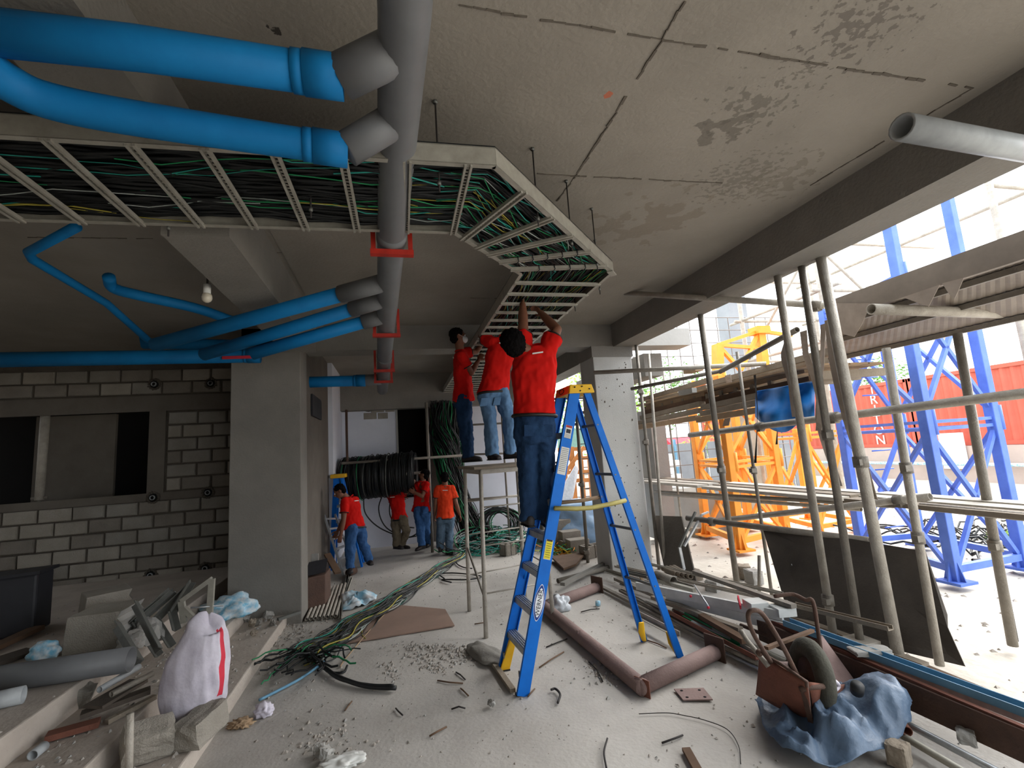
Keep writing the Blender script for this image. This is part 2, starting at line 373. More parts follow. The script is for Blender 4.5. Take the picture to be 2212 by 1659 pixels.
mat('block_b', '#827c73', .9, col2='#6e685f', scale=3, bump=.5, bscale=90); mat('block_c', '#9a948a', .9, col2='#857f75', scale=3, bump=.5, bscale=90)
def course(z, x0, x1, off):
    x = x0+off
    xs = [x0]+([x] if off > .06 else []) 
    while x+.41 < x1: x += .41; xs.append(x)
    xs.append(x1)
    for a, b in zip(xs, xs[1:]):
        if b-a < .07: continue
        g = .014
        block((a+b)/2+rnd.uniform(-.004, .004), z+.1+rnd.uniform(-.003, .003), b-a-2*g, .176, wl, m=rnd.choice(mats3))
for k in range(6): course(.5-.2+.2*k+.02, -6.9, -2.02, .1+.205*(k % 2))
for k in range(6): course(1.64+.2*k, -3.38, -2.02, .0+.205*((k+1) % 2))
course(3.12, -6.9, -2.02, .15); course(3.32, -6.9, -2.02, .0)
# smooth bands and niche
obj('lintel_band', MB().box((-9, WY-.02, 2.86), (-2.0, WY+.02, 3.1)), 'plaster_dark', wl)
obj('sill_band', MB().box((-9, WY-.01, 1.52), (-2.0, WY+.02, 1.63)), 'plaster_dark', wl)
obj('jamb', MB().box((-3.62, WY-.012, 1.63), (-3.4, WY+.02, 2.86)), 'plaster_dark', wl)
obj('niche_back', MB().box((-9, WY+.95, 1.3), (-3.4, WY+1.05, 3.1)), 'hole_shade', wl)
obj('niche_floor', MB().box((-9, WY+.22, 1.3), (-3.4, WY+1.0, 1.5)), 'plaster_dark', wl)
obj('niche_side', MB().box((-3.6, WY+.2, 1.3), (-3.5, WY+1.0, 3.1)), 'hole_shade', wl)
obj('niche_panel', MB().box((-5.35, WY+.5, 1.5), (-4.3, WY+.56, 2.9)), 'plaster_dark', wl)
nb = oy(85, 1082, WY+.1); nt_ = oy(88, 900, WY+.1)
t = thing('pipe_prop', 'pale pipe prop standing upright in the dark wall recess', 'pipe', (nb.x, nb.y, 1.53))
obj('tube', MB().tube([(nb.x, nb.y, 1.65), (nb.x, nb.y, 2.88)], .055, 12), 'scaffold_pale', t)
obj('jack_screw', MB().tube([(nb.x, nb.y, 1.53), (nb.x, nb.y, 1.66)], .025, 8).cbox((nb.x, nb.y, 1.68), (.2, .03, .03)), 'scaffold_steel', t)
# broken-out electrical boxes and pipe ends in the block wall
for i, (u, v, lab) in enumerate([(330, 1075, 'plastic conduit stub in a hole below the recess corner'), (449, 1064, 'plastic conduit stub beside the left column at sill height'),
                             (325, 1243, 'ragged hole with conduit low on the block wall'), (443, 1228, 'ragged hole with conduit near the left column foot'), (333, 830, 'ragged round hole in the top block course'), (455, 828, 'small ragged hole at the top right of the block wall')]):
    p = oy(u, v, WY-.02); t = thing('conduit_hole', lab, 'conduit', (p.x, p.y, p.z))
    mb = MB()
    for k in range(14):
        a = 2*pi*k/14; mb.ball((p.x+.075*cos(a), p.y+.005, p.z+.075*sin(a)), (.022*rnd.uniform(.6, 1.3), .014, .022*rnd.uniform(.6, 1.4)), n=6, m=4)
    obj('broken_rim', mb, 'mortar', t); obj('cavity', MB().ball((p.x, p.y+.005, p.z), (.062, .012, .062)), 'hole_shade', t)
    obj('stub', MB().hollow((p.x, p.y+.03, p.z), (p.x, p.y-.03, p.z), .035, .027, 12), 'pvc_grey_light', t)
# ---- back bay
wb = obj('wall_back', MB().box((-1.3, 11.15, -.1), (.06, 11.35, 3.2)).box((.78, 11.15, -.1), (3.62, 11.35, 3.2)).box((.06, 11.15, -.1), (.78, 11.35, 1.0)).box((.06, 11.15, 3.06), (.78, 11.35, 3.2)), 'white_paint', kind='structure', label='white painted back wall behind the cable coil')
obj('dark_recess', MB().box((-.3, 11.9, .6), (1.2, 12.0, 3.3)).box((-.3, 11.3, .6), (.05, 12, 3.3)).box((.79, 11.3, .6), (1.2, 12, 3.3)).box((-.3, 11.3, 3.07), (1.2, 12, 3.3)).box((-.3, 11.3, .6), (1.2, 12, .99)), 'hole_shade', wb)
obj('opening_edge', MB().box((.03, 11.12, 1.0), (.07, 11.16, 3.04)), 'concrete_light', wb)
obj('opening_edge', MB().box((.78, 11.1, .0), (1.0, 11.16, 3.04)), 'plaster_dark', wb)
for u0, v0, u1, v1 in [(801, 882, 830, 890), (832, 882, 853, 889), (785, 892, 814, 905), (816, 892, 838, 904)]:
    a = oy(u0, v0, 11.14); b = oy(u1, v1, 11.14)
    block((a.x+b.x)/2, (a.z+b.z)/2, abs(b.x-a.x), abs(a.z-b.z), wb, y=11.15, m='block_c')
a = oy(725, 876, 11.13); b = oy(800, 886, 11.13)
mb = MB()
for k in range(20): 
    p = lerp(a, b, k/19); mb.ball(p, (.09, .012, .035*rnd.uniform(.6, 1.3)), n=8, m=5)
obj('mortar_patch', mb, 'mortar', wb)
wr = obj('wall_inner', MB().box((-1.4, 9.5, -.05), (-1.14, 11.2, 3.8)), 'white_paint', kind='structure', label='white painted return wall at the back left')
obj('wall_stub', MB().box((-2.0, 7.0, .0), (-1.22, 9.5, 3.8)), 'plaster_dark', kind='structure', label='dark unpainted wall behind the left column')
obj('dark_panel', MB().box((-1.215, 7.6, 2.62), (-1.19, 8.5, 2.95)), 'black_box', wr)
# unseen side and rear walls; the rear one is widened to darken the left
obj('wall_rear_unseen', MB().box((-9, -6.2, -.2), (2.2, -6, 3.9)), 'plaster_dark', kind='structure', label='unseen wall behind the camera, widened to darken the left side')
obj('wall_side', MB().box((-9, -6, -.2), (-8.8, 9, 3.9)), 'plaster_dark', kind='structure', label='rough wall far left')
# ------------------------------------------------------------------ cable tray
TZ = 3.33
OUT = [(-4.5, 2.32), (.54, 2.15), (1.84, 3.50), (1.92, 11.1)]
INN = [(-4.5, 3.10), (.41, 2.92), (1.04, 3.60), (1.10, 11.1)]
tr = thing('cable_tray', 'galvanised ladder cable tray hung under the ceiling with a diagonal bend', 'cable tray', (0, 3, TZ))
def V3(p, z): return Vector((p[0], p[1], z))
for L_, sg in ((OUT, 1), (INN, -1)):
    for i in range(3):
        mb = MB(); a = V3(L_[i], TZ+.05); b = V3(L_[i+1], TZ+.05)
        mb.beam(a, b, .006, .1); d = (b-a).normalized(); nn = Vector((d.y, -d.x, 0))*sg
        mb.beam(a-nn*.012-Vector((0, 0, .048)), b-nn*.012-Vector((0, 0, .048)), .03, .005); mb.beam(a-nn*.012+Vector((0, 0, .048)), b-nn*.012+Vector((0, 0, .048)), .03, .005)
        obj('side_rail', mb, 'galv', tr)
def rung(a, b, w=.042, slots=True):
    a = Vector(a); b = Vector(b); d = (b-a).normalized(); n = Vector((d.y, -d.x, 0)); L = (b-a).length
    mb = MB()
    for s in (-1, 1): mb.beam(a+n*s*w*.36, b+n*s*w*.36, w*.28, .022)
    k = int(L/.03)
    for i in range(k+1):
        c = lerp(a, b, (i+.5)/(k+1)); 
        mb.beam(c-n*w*.3+Vector((0, 0, .006)), c+n*w*.3+Vector((0, 0, .006)), .013, .004)
    mb.beam(a+Vector((0, 0, .012)), b+Vector((0, 0, .012)), w*.5, .002, mi=1)
    return obj('rung', mb, ['galv', 'cable_black'], tr)
def at(Lp, i, t): return lerp(V3(Lp[i], TZ), V3(Lp[i+1], TZ), t)
def onX(Lp, x):
    a, b = Lp[0], Lp[1]; t = (x-a[0])/(b[0]-a[0]); return at(Lp, 0, t)
for x in (-3.2, -2.9, -2.6, -2.3, -1.97, -1.68, -1.39, -1.08, -.79, -.5, -.2, .1, .40): rung(onX(INN, x+.01)+Vector((0, .0, 0)), onX(OUT, x)) 
for t0, t1 in ((.12, .16), (.30, .36), (.46, .53), (.64, .71), (.84, .9)): rung(at(INN, 1, t0), at(OUT, 1, t1), .05)
y = 3.78
while y < 11:
    ti = (y-INN[2][1])/(INN[3][1]-INN[2][1]); to = (y-OUT[2][1])/(OUT[3][1]-OUT[2][1])
    rung(at(INN, 2, max(ti, 0)), at(OUT, 2, max(to, 0)), .04); y += .29 if y < 8 else .3
cb = obj('corner_bracket', MB().beam(V3(OUT[2], TZ-.005)-Vector((.06, .05, 0)), V3(OUT[2], TZ-.005)+Vector((.02, .04, 0)), .05, .012), 'galv', tr)
# cables lying in the tray (nobody could count them)
def tray_cable(mb, s, z, mi, r, k0=0, k1=None, seed=0, wob=.02):
    rr = random.Random(seed); P = []
    segs = [(0, 26), (1, 10), (2, 30)]
    ph = [rr.uniform(0, 6.3) for _ in range(4)]; q = 0
    for i, n in segs:
        for k in range(n):
            t = k/n; a = at(INN, i, t); b = at(OUT, i, t); d = s+wob*1.6*sin(q*.55+ph[0])+wob*sin(q*1.3+ph[1]); d = min(max(d, .03), .97)
            p = lerp(a, b, d); p.z = TZ+z+.012*sin(q*.8+ph[2])+.008*sin(q*2.1+ph[3]); P.append(p); q += 1
    P = P[k0:k1] if k1 else P[k0:]
    mb.tube(P, r, 4, mi, False)
mb = MB(); R = random.Random(11)
for i in range(70): tray_cable(mb, R.uniform(.03, .97), .05+R.uniform(0, .03), 0, .011, seed=i)
for i in range(150):
    k0 = R.randint(0, 60); tray_cable(mb, R.uniform(.03, .97), .03+R.uniform(0, .02), R.choice([0, 0, 0, 1, 1, 2, 2, 3, 4]), R.uniform(.0022, .0045), k0, k0+R.randint(4, 9), seed=200+i, wob=.035)
for i in range(110):
    k0 = R.randint(22, 58); tray_cable(mb, R.uniform(.03, .97), .026+R.uniform(0, .02), R.choice([0, 1, 1, 2, 2, 2, 3, 4]), R.uniform(.0025, .005), k0, k0+R.randint(3, 6), seed=600+i, wob=.05)
# solid dark bed of cables behind the strands
for i in range(3):
    a0, a1, b0, b1 = V3(INN[i], TZ+.09), V3(INN[i+1], TZ+.09), V3(OUT[i], TZ+.09), V3(OUT[i+1], TZ+.09)
    mb.poly([a0, a1, b1, b0], .02, (0, 0, 1), 0)
obj('cables', mb, ['cable_black', 'cable_green', 'cable_teal', 'cable_yellow', 'cable_white'], label='dense black and green cables lying in the ceiling tray', cat='cable', kind='stuff')
# hanger rods from the ceiling and trapeze tails
for i, (u, v, u2, v2) in enumerate([(940, 218, 942, 365), (1150, 320, 1157, 425), (1223, 390, 1226, 490), (1278, 450, 1281, 545), (1293, 600, 1293, 634), (1240, 640, 1242, 676), (670, 285, 676, 380), (370, 330, 372, 355)]):
    p = oz(u, v, 3.8) if i < 4 or i > 5 else None
    if p is None: q = oz(u, v, TZ+.1); p = Vector((q.x, q.y, 3.8))
    t = thing('hanger_rod', ['threaded hanger rod by the grey drain pipe', 'threaded rod at the start of the tray bend', 'second threaded rod along the diagonal tray', 'third threaded rod along the diagonal tray', 'rod hanging below the tray corner', 'rod hanging below the straight tray beside the worker', 'threaded rod over the lower blue branch pipe', 'short rod over the left part of the tray'][i], 'rod', p, 'tray hanger rods')
    obj('rod', MB().tube([p, (p.x, p.y, TZ-.06)], .005, 6), 'wire', t); obj('nut', MB().tube([(p.x, p.y, TZ-.02), (p.x, p.y, TZ)], .011, 6).tube([(p.x, p.y, 3.785), (p.x, p.y, 3.8)], .014, 6), 'galv_dark', t)['kind'] = 'stuff'
# small hooks tied round the diagonal rungs
for i in range(9):
    t0 = .2+.08*i; a = lerp(at(INN, 1, .84), at(OUT, 1, .9), t0) if i % 2 else lerp(at(INN, 1, .64), at(OUT, 1, .71), t0)
    props(obj('cable_tie', MB().tube([a+Vector((0, -.03, .02)), a+Vector((.005, -.03, -.02)), a+Vector((.005, .03, -.02)), a+Vector((0, .03, .02))], .004, 5), 'print_dark', tr))
# ------------------------------------------------------------------ drain pipes
pa, pb, pc = Vector((.10, -1.2, 3.52)), Vector((.08, 1.5, 3.44)), Vector((-.19, 8.6, 3.12))
def gp(y):
    return lerp(pa, pb, (y+1.2)/2.7) if y < 1.5 else lerp(pb, pc, (y-1.5)/7.1)
g = thing('drain_pipe', 'large grey plastic drain pipe running under the ceiling', 'pipe', (0, 3.5, 3.3))
obj('main_pipe', MB().tube([gp(-1.2), gp(1.5), gp(5), gp(8.6)], .093, 20), 'grey_pvc', g)
for yy in (1.30, 3.06, 6.3): 
    d = (gp(yy+.1)-gp(yy)).normalized()*.02
    obj('pipe_joint', MB().tube([gp(yy)-d*(3 if yy > 2 else .5), gp(yy)+d*(3 if yy > 2 else .5)], .1, 20), 'grey_pvc' if yy > 2 else 'print_dark', g)
def wye(y, b, r=.082):
    s = gp(y); e = Vector(b); obj('wye_branch', MB().tube([s, lerp(s, e, .98)], r, 18), 'grey_pvc', g)
def blue(name, pts, r, lab, n=14, extra=True, grp='blue drain pipes'):
    t = thing('blue_pipe', lab, 'pipe', pts[0], grp)
    obj('pipe_run', MB().tube(pts, r, n), 'blue_pvc', t)
    if extra:
        a, b = Vector(pts[0]), Vector(pts[1]); d = (b-a).normalized(); obj('socket', MB().tube([a-d*.01, a+d*.13], r+.009, n).tube([a+d*.13, a+d*.17], r+.005, n), 'blue_pvc', t)
    return t
b1a = oz(735, 168, 3.36); b1b = oz(300, 105, 3.36); b1c = oz(-60, 65, 3.36)
wye(b1a.y-.1, b1a); blue('b1', [b1a, b1b, b1c], .071, 'nearest blue branch pipe joining the grey drain')
b2a = oz(745, 325, 3.25); b2b = oz(330, 262, 3.25); b2c = oz(120, 222, 3.26); b2d = oz(20, 180, 3.27); b2e = oz(-80, 110, 3.28)
wye(b2a.y-.02, b2a, .074); blue('b2', catmull([b2a, b2b, b2c, b2d, b2e], 5), .064, 'second blue branch pipe curving over the cable tray')
for (vs, u2, v2, z, lab, r) in [(607, 335, 745, 3.13, 'uppermost of three slanting blue pipes behind the bulb', .066), (645, 440, 766, 3.05, 'middle of three slanting blue pipes', .062), (682, 545, 764, 3.0, 'lowest of three slanting blue pipes above the left column', .062)]:
    yy = min([2.5+.02*k for k in range(200)], key=lambda y: abs(oy(836, vs, y).z-gp(y).z)); s = gp(yy); b = oz(u2, v2, z); a = lerp(s, b, .16)
    obj('wye_branch', MB().tube([s, lerp(s, b, .18)], r+.010, 16), 'grey_pvc', g)
    blue('s', [a, b], r, lab, extra=False)
a = oy(655, 826, 7.55); b = oy(788, 822, 7.55); s = gp(7.7); blue('low', [b, (-1.6, a.y, a.z)], .083, 'blue pipe passing behind the left column'); obj('wye_branch', MB().tube([s, b-Vector((.03, 0, 0))], .088, 16), 'grey_pvc', g)
a = oy(560, 768, 6.35); b = oy(-40, 778, 6.35); blue('long', [a, b], .085, 'long blue pipe along the top of the block wall')
blue('l2', [oy(500, 745, 6.9), oy(310, 742, 6.9)], .07, 'blue pipe end under the slanting pipes', extra=False)
blue('l3', catmull([oz(235, 598, 3.55), oz(245, 622, 3.5), oz(300, 638, 3.45), oz(420, 665, 3.4), oz(500, 692, 3.35)], 5), .045, 'thin blue pipe with a short upturned elbow', extra=False)
blue('l4', [oz(165, 490, 3.6), oz(62, 545, 3.6), oz(70, 560, 3.58), oz(230, 655, 3.5), oz(320, 735, 3.3)], .034, 'dark blue pipe bending over the left ceiling', extra=False)
blue('l5', [oy(40, 695, 7.4), oy(300, 697, 7.4), oy(310, 745, 7.2), oy(500, 748, 7.0)], .045, 'thin blue pipe level above the block wall', extra=False)
a = oy(480, 773, 6.26); b = oy(545, 771, 6.26); obj('red_rag', MB().beam(a, b, .02, .035), 'stripe_red', label='red tape on the end of the long blue pipe', cat='tape')
# red U hangers
for i, y in enumerate((3.08, 4.95, 6.6, 7.35)):
    c = gp(y); w2 = .12; zt = 3.8 if i == 3 else c.z+.28
    t = thing('pipe_hanger', ['red steel hanger nearest the cable tray', 'second red steel hanger along the grey drain', 'third red steel hanger near the cross beam', 'last red steel hanger beyond the cross beam'][i], 'hanger', (c.x, y, c.z-.12), 'red pipe hangers')
    obj('cross_bar', MB().beam((c.x-w2-.02, y, c.z-.115), (c.x+w2+.02, y, c.z-.115), .05, .035), 'red_steel', t)
    for s in (-1, 1): obj('upright', MB().beam((c.x+s*w2, y, c.z-.1), (c.x+s*w2, y, c.z+.17), .03, .018), 'red_steel', t)
# light bulb
p = oy(447, 640, 4.2); q = oy(450, 575, 4.2); e = oy(490, 577, 4.25)
t = thing('light_bulb', 'unlit bulb in a pale holder hanging from the left beam', 'light bulb', (p.x, p.y, p.z-.05))
obj('bulb', MB().ball((p.x, p.y, p.z-.01), (.04, .04, .045)), 'bulb', t)
obj('holder', MB().tube([(p.x, p.y, p.z+.02), (p.x, p.y, p.z+.1)], .028, 12), 'label_white', t)
obj('flex', MB().tube([(p.x, p.y, p.z+.1), q, e, (-.99, e.y, e.z)], .009, 6), 'wire', t)
# ------------------------------------------------------------------ people
def remesh(o, vox, smooth=3, fold=0, fscale=.12, seed=0):
    m = o.modifiers.new('r', 'REMESH'); m.mode = 'VOXEL'; m.voxel_size = vox
    s = o.modifiers.new('s', 'SMOOTH'); s.iterations = smooth; s.factor = .6
    bake(o); o.data.update()
    if fold:
        nv = len(o.data.vertices); co = [0.0]*(3*nv); no = [0.0]*(3*nv)
        o.data.vertices.foreach_get('co', co); o.data.vertices.foreach_get('normal', no)
        for i in range(nv):
            p = Vector(co[3*i:3*i+3])
            n = noise.noise(Vector((p.x/fscale+seed, p.y/fscale, p.z/fscale*.7)))+.5*noise.noise(Vector((p.x/fscale*2.3, p.y/fscale*2.3+seed, p.z/fscale*2)))
            for k in range(3): co[3*i+k] += no[3*i+k]*n*fold
        o.data.vertices.foreach_set('co', co); o.data.update()
    return o
def limb(mb, a, b, ra, rb, bulge=0):
    a = Vector(a); b = Vector(b); d = (b-a).normalized(); x = d.orthogonal().normalized(); y = d.cross(x)
    rings = []
    for i in range(7):
        t = i/6; r = ra*(1-t)+rb*t+bulge*sin(pi*t)*(1 if t < .6 else .7); rings.append((lerp(a, b, t), x*r, y*r))
    mb.loft(rings); mb.ball(a, ra); mb.ball(b, rb)
def hand(mb, wr, d, palm, side, s=1.0, curl=.5):
    """palm + five fingers; d = forearm direction, palm = palm normal, side = towards the thumb"""
    d = d.normalized(); side = (side-d*side.dot(d)).normalized(); palm = d.cross(side)*(1 if d.cross(side).dot(palm) > 0 else -1)
    R3 = Matrix((side, palm, d)).transposed()
    mb.ball(wr+d*.05*s, (.04*s, .017*s, .055*s), R3)
    for k, (o, L) in enumerate(((.028, .068), (.010, .076), (-.009, .07), (-.027, .055))):
        p0 = wr+d*.088*s+side*o*s; c1 = d*cos(curl*.6)+palm*sin(curl*.6); c2 = d*cos(curl*1.6)+palm*sin(curl*1.6); c3 = d*cos(curl*2.4)+palm*sin(curl*2.4)
        p1 = p0+c1*L*.45*s; p2 = p1+c2*L*.32*s; p3 = p2+c3*L*.25*s
        mb.tube([p0-d*.02*s, p0, p1, p2, p3], .0088*s, 8, rfun=lambda i: (.0095, .0095, .0088, .008, .0065)[i]*s); mb.ball(p3, .0066*s, n=8, m=5)
    q0 = wr+d*.03*s+side*.03*s; q1 = q0+(side*.75+d*.6).normalized()*.035*s; q2 = q1+(side*.3+d+palm*.35).normalized()*.03*s; q3 = q2+(d+palm*.6).normalized()*.02*s
    mb.tube([q0-side*.01, q0, q1, q2, q3], .0105*s, 8, rfun=lambda i: (.012, .0125, .0115, .010, .008)[i]*s)
def person(label, J, shirt='shirt_red', trousers='jeans_mid', vox=.0062, face=(0, 1, 0), fwd=(0, 1, 0), hair_r=1.0, mask=False, group=None, collar=True, shoe_dir=None, build=1.0, belt=True, up_=None, hem_t=-.03, pockets=False, LB=.97):
    J = {k: Vector(v) for k, v in J.items()}
    t = thing('person', label, 'person', ((J['anL'].x+J['anR'].x)/2, (J['anL'].y+J['anR'].y)/2, min(J['anL'].z, J['anR'].z)-.07), group)
    face = Vector(face).normalized(); fwd = Vector(fwd).normalized(); B = build
    sd = (J['shR']-J['shL']).normalized(); hs = (J['hipR']-J['hipL']).normalized()
    pel = (J['hipL']+J['hipR'])/2; nk = (J['shL']+J['shR'])/2
    ax = (nk-pel).normalized(); fw = (fwd-ax*fwd.dot(ax)).normalized(); up = Vector(up_).normalized() if up_ else (J['head']-nk).normalized()
    L = (nk-pel).length
    def torso(mb, g, lo=-.12, top=True, hem=0):
        R_ = []
        for tt, rx, ry in [q for q in ((lo, .155+hem*(1 if lo<.1 else .3), .115+hem*(1 if lo<.1 else .3)), (.0, .160+hem*.8, .118+hem), (.18, .148+hem*.6, .105+hem), (.38, .145, .103), (.6, .160, .112), (.8, .172, .110), (.93, .165, .092), (1.02, .12, .07), (1.08, .06, .055)) if q[0] >= lo]:
            s_ = hs.lerp(sd, min(max(tt, 0), 1)).normalized()
            R_.append((pel+(nk-pel)*tt+fw*.012, s_*(rx*B+g), fw*(ry*B+g)))
        mb.loft(R_)
    # --- body: one continuous surface
    mb = MB(); torso(mb, -.012, -.05)
    hd = J['head']; fr = (face-up*face.dot(up)).normalized(); sr = fr.cross(up).normalized(); R3 = Matrix((sr, fr, up)).transposed()
    limb(mb, nk-ax*.03, lerp(nk, hd, .62), .062, .054)
    mb.ball(hd+up*.022-fr*.012, (.076, .094, .092), R3, 20, 14); mb.ball(hd-up*.042+fr*.022, (.058, .066, .066), R3, 16, 10); mb.ball(hd-up*.082+fr*.058, (.03, .026, .024), R3)
    mb.ball(hd-up*.014+fr*.098, (.013, .02, .026), R3); mb.ball(hd-up*.026+fr*.106, (.018, .014, .011), R3); mb.ball(hd-up*.058+fr*.09, (.024, .011, .009), R3)
    for s in (-1, 1):
        mb.ball(hd-up*.008+sr*s*.076-fr*.008, (.010, .02, .032), R3); mb.ball(hd+up*.02+fr*.085+sr*s*.032, (.022, .011, .008), R3)
    for S, s in (('L', -1), ('R', 1)):
        sh, el, ha = J['sh'+S], J['el'+S], J['ha'+S]
        limb(mb, sh, el, .052*B, .040*B, .006); limb(mb, el, ha, .041*B, .027*B, .006)
        d = (ha-el).normalized(); th = fwd*.3-sd*s; 
        hand(mb, ha, d, -sd*s if abs(d.dot(sd)) < .8 else Vector((0, 0, -1)), fwd if abs(d.dot(fwd)) < .8 else Vector((0, 0, 1)), 1.0, .6)
        hp, kn, an = J['hip'+S], J['kn'+S], J['an'+S]
        limb(mb, hp, kn, .078*B, .052*B); limb(mb, kn, an, .052*B, .038, .006)
    b = obj('body', mb, 'skin', t); remesh(b, vox, 2)
    # --- shirt
    mb = MB(); torso(mb, .016, hem_t, hem=.02)
    for S, s in (('L', -1), ('R', 1)):
        sh, el = J['sh'+S], J['el'+S]; e = lerp(sh, el, .62); d = (el-sh).normalized(); x = d.orthogonal().normalized(); y_ = d.cross(x)
        mb.ball(sh, .072*B); mb.loft([(lerp(sh, e, k/5), x*(.072+.002*k)*B, y_*(.072+.002*k)*B) for k in range(6)])
        mb.ball(lerp(sh, nk, .5), (.08, .075, .07), R3)
    s1 = obj('shirt', mb, shirt, t); remesh(s1, .012 if vox < .01 else .016, 2, .015, .10, rnd.uniform(0, 50))
    if collar:
        c = nk+ax*.055; cb_ = MB(); cb_.tube([c+(sr*cos(a)*.068+fr*sin(a)*.06)-ax*.0+(-fr*.004) for a in [2*pi*k/20 for k in range(21)]], .011, 6, caps=False); obj('collar', cb_, shirt, s1)
        c = nk+ax*(-.03)-fw*(.103*B); obj('collar_print', MB().cbox(c, (.10, .012, .012), Matrix((sd, fw, ax)).transposed()), 'label_white', s1)
    for S in 'LR':
        sh, el = J['sh'+S], J['el'+S]; e = lerp(sh, el, .60); d = (el-sh).normalized(); x = d.orthogonal().normalized(); y_ = d.cross(x)
        obj('sleeve_hem', MB().tube([e+(x*cos(a)+y_*sin(a))*.079*B for a in [2*pi*k/16 for k in range(17)]], .007, 6, caps=False), 'belt', s1)
    # --- trousers
    mb = MB(); 
    R_ = []
    for tt, rx, ry in ((-.20, .13, .10), (-.12, .158, .115), (-.02, .163, .118), (.1, .148, .106), (.15 if hem_t < 0 else hem_t+.04, .142, .101)):
        R_.append((pel+(nk-pel)*tt, hs*(rx*B+.012), fw*(ry*B+.01)))
    mb.loft(R_)
    for S in 'LR':
        hp, kn, an = J['hip'+S], J['kn'+S], J['an'+S]; d1 = (kn-hp).normalized(); d2 = (an-kn).normalized()
        def sec(p, d, r, r2=None): x = hs-d*hs.dot(d); x.normalize(); return (p, x*r, d.cross(x)*(r2 or r))
        mb.loft([sec(hp, d1, .108*LB, .118*LB), sec(lerp(hp, kn, .3), d1, .102*LB, .108*LB), sec(lerp(hp, kn, .7), d1, .09*LB), sec(kn, (d1+d2).normalized(), .084*LB, .088*LB), sec(lerp(kn, an, .35), d2, .082*LB, .086*LB), sec(lerp(kn, an, .8), d2, .075*LB), sec(an+d2*.02, d2, .078*LB)])
        mb.ball(hp, .1*LB); mb.ball(kn, .07*LB)
    s2 = obj('trousers', mb, trousers, t); remesh(s2, .012 if vox < .01 else .016, 2, .016, .075, rnd.uniform(0, 50))
    if belt:
        c = pel+(nk-pel)*(hem_t-.015); obj('belt', MB().tube([c+hs*cos(a)*(.172*B)+fw*sin(a)*(.128*B) for a in [2*pi*k/28 for k in range(29)]], .016, 6, caps=False), 'belt', s2)
        for s in ((-1, 1) if pockets else ()):   # back pockets
            c = pel+hs*s*.075*B-fw*.112*B-ax*(.15-max(0, hem_t)*L); obj('pocket', MB().cbox(c, (.085, .02, .10), Matrix((hs, fw, ax)).transposed()), trousers, s2, bevel=.004)
    # --- shoes
    for i, S in enumerate('LR'):
        an = J['an'+S]; dd = Vector(shoe_dir[i]) if shoe_dir else fwd; dd.z = 0; dd.normalize(); sx = dd.cross(Vector((0, 0, 1))); z0 = an.z-.075
        c = Vector((an.x, an.y, 0)); mb = MB(); up3 = Vector((0, 0, 1))
        rr = [(-.085, .022, .035, .035), (-.075, .036, .05, .05), (-.03, .041, .055, .055), (.03, .04, .045, .045), (.09, .048, .034, .034), (.14, .045, .028, .028), (.17, .03, .018, .02)]
        mb.loft([(c+dd*q+up3*(z0+h), sx*w_, up3*h) for q, w_, h, h2 in rr]); mb.ball((an.x, an.y, an.z-.01), (.045, .05, .05))
        s3 = obj('shoe', mb, 'shoe', t); remesh(s3, .010, 2)
        obj('sole', MB().loft([(c+dd*q+up3*(z0+.006), sx*(w_+.004), up3*.009) for q, w_, h, h2 in rr]), 'rubber_black', s3)
    # --- hair, eyes, mask
    mb = MB(); mb.ball(hd+up*.035-fr*.022, (.083*hair_r, .094*hair_r, .082*hair_r), R3, 40, 28); mb.ball(hd-up*.01-fr*.05, (.074*hair_r, .06*hair_r, .075*hair_r), R3, 40, 28)
    h = obj('hair', mb, 'hair', t); remesh(h, .008, 1, .009*hair_r, .018)
    for s in (-1, 1):
        e = obj('eye', MB().ball(hd+fr*.084+sr*s*.032+up*.004, (.013, .009, .008), R3), 'logo_white', b); obj('iris', MB().ball(hd+fr*.091+sr*s*.032+up*.004, (.006, .003, .006), R3), 'rubber_black', b)
    if mask:
        mb = MB(); mb.ball(hd-up*.045+fr*.07, (.062, .05, .05), R3, 24, 16); obj('face_mask', mb, 'mask_white', t)
        for s in (-1, 1): obj('ear_loop', MB().tube([hd-up*.03+fr*.06+sr*s*.06, hd-up*.005+fr*.02+sr*s*.082, hd+up*.01-fr*.01+sr*s*.084], .002, 5), 'mask_white', t)
    return t
def PZ(u, v, y): return oy(u, v, y)
# man on the blue ladder, back to the camera
y0 = 4.12
person('worker in red shirt and dark jeans standing on the blue ladder, arms raised', dict(
    head=PZ(1108, 742, 4.05), shL=PZ(1128, 766, y0), shR=PZ(1181, 758, y0-.02), elL=PZ(1130, 698, y0+.12), elR=PZ(1203, 712, y0+.05), haL=PZ(1129, 658, y0+.22), haR=PZ(1168, 676, y0+.28),
    hipL=PZ(1136, 925, y0-.02), hipR=PZ(1174, 925, y0-.02), knL=PZ(1139, 1020, y0+.02), knR=PZ(1180, 1020, y0), anL=PZ(1142, 1118, y0+.02), anR=PZ(1182, 1118, y0)),
    trousers='jeans_dark', vox=.0062, face=(-.1, .7, .7), fwd=(.05, 1, 0), hair_r=1.35, shoe_dir=[(.0, 1, 0), (.15, 1, 0)], build=1.18, up_=(-.35, -.45, .8), hem_t=.17, LB=1.0, pockets=True)
y0 = 5.55
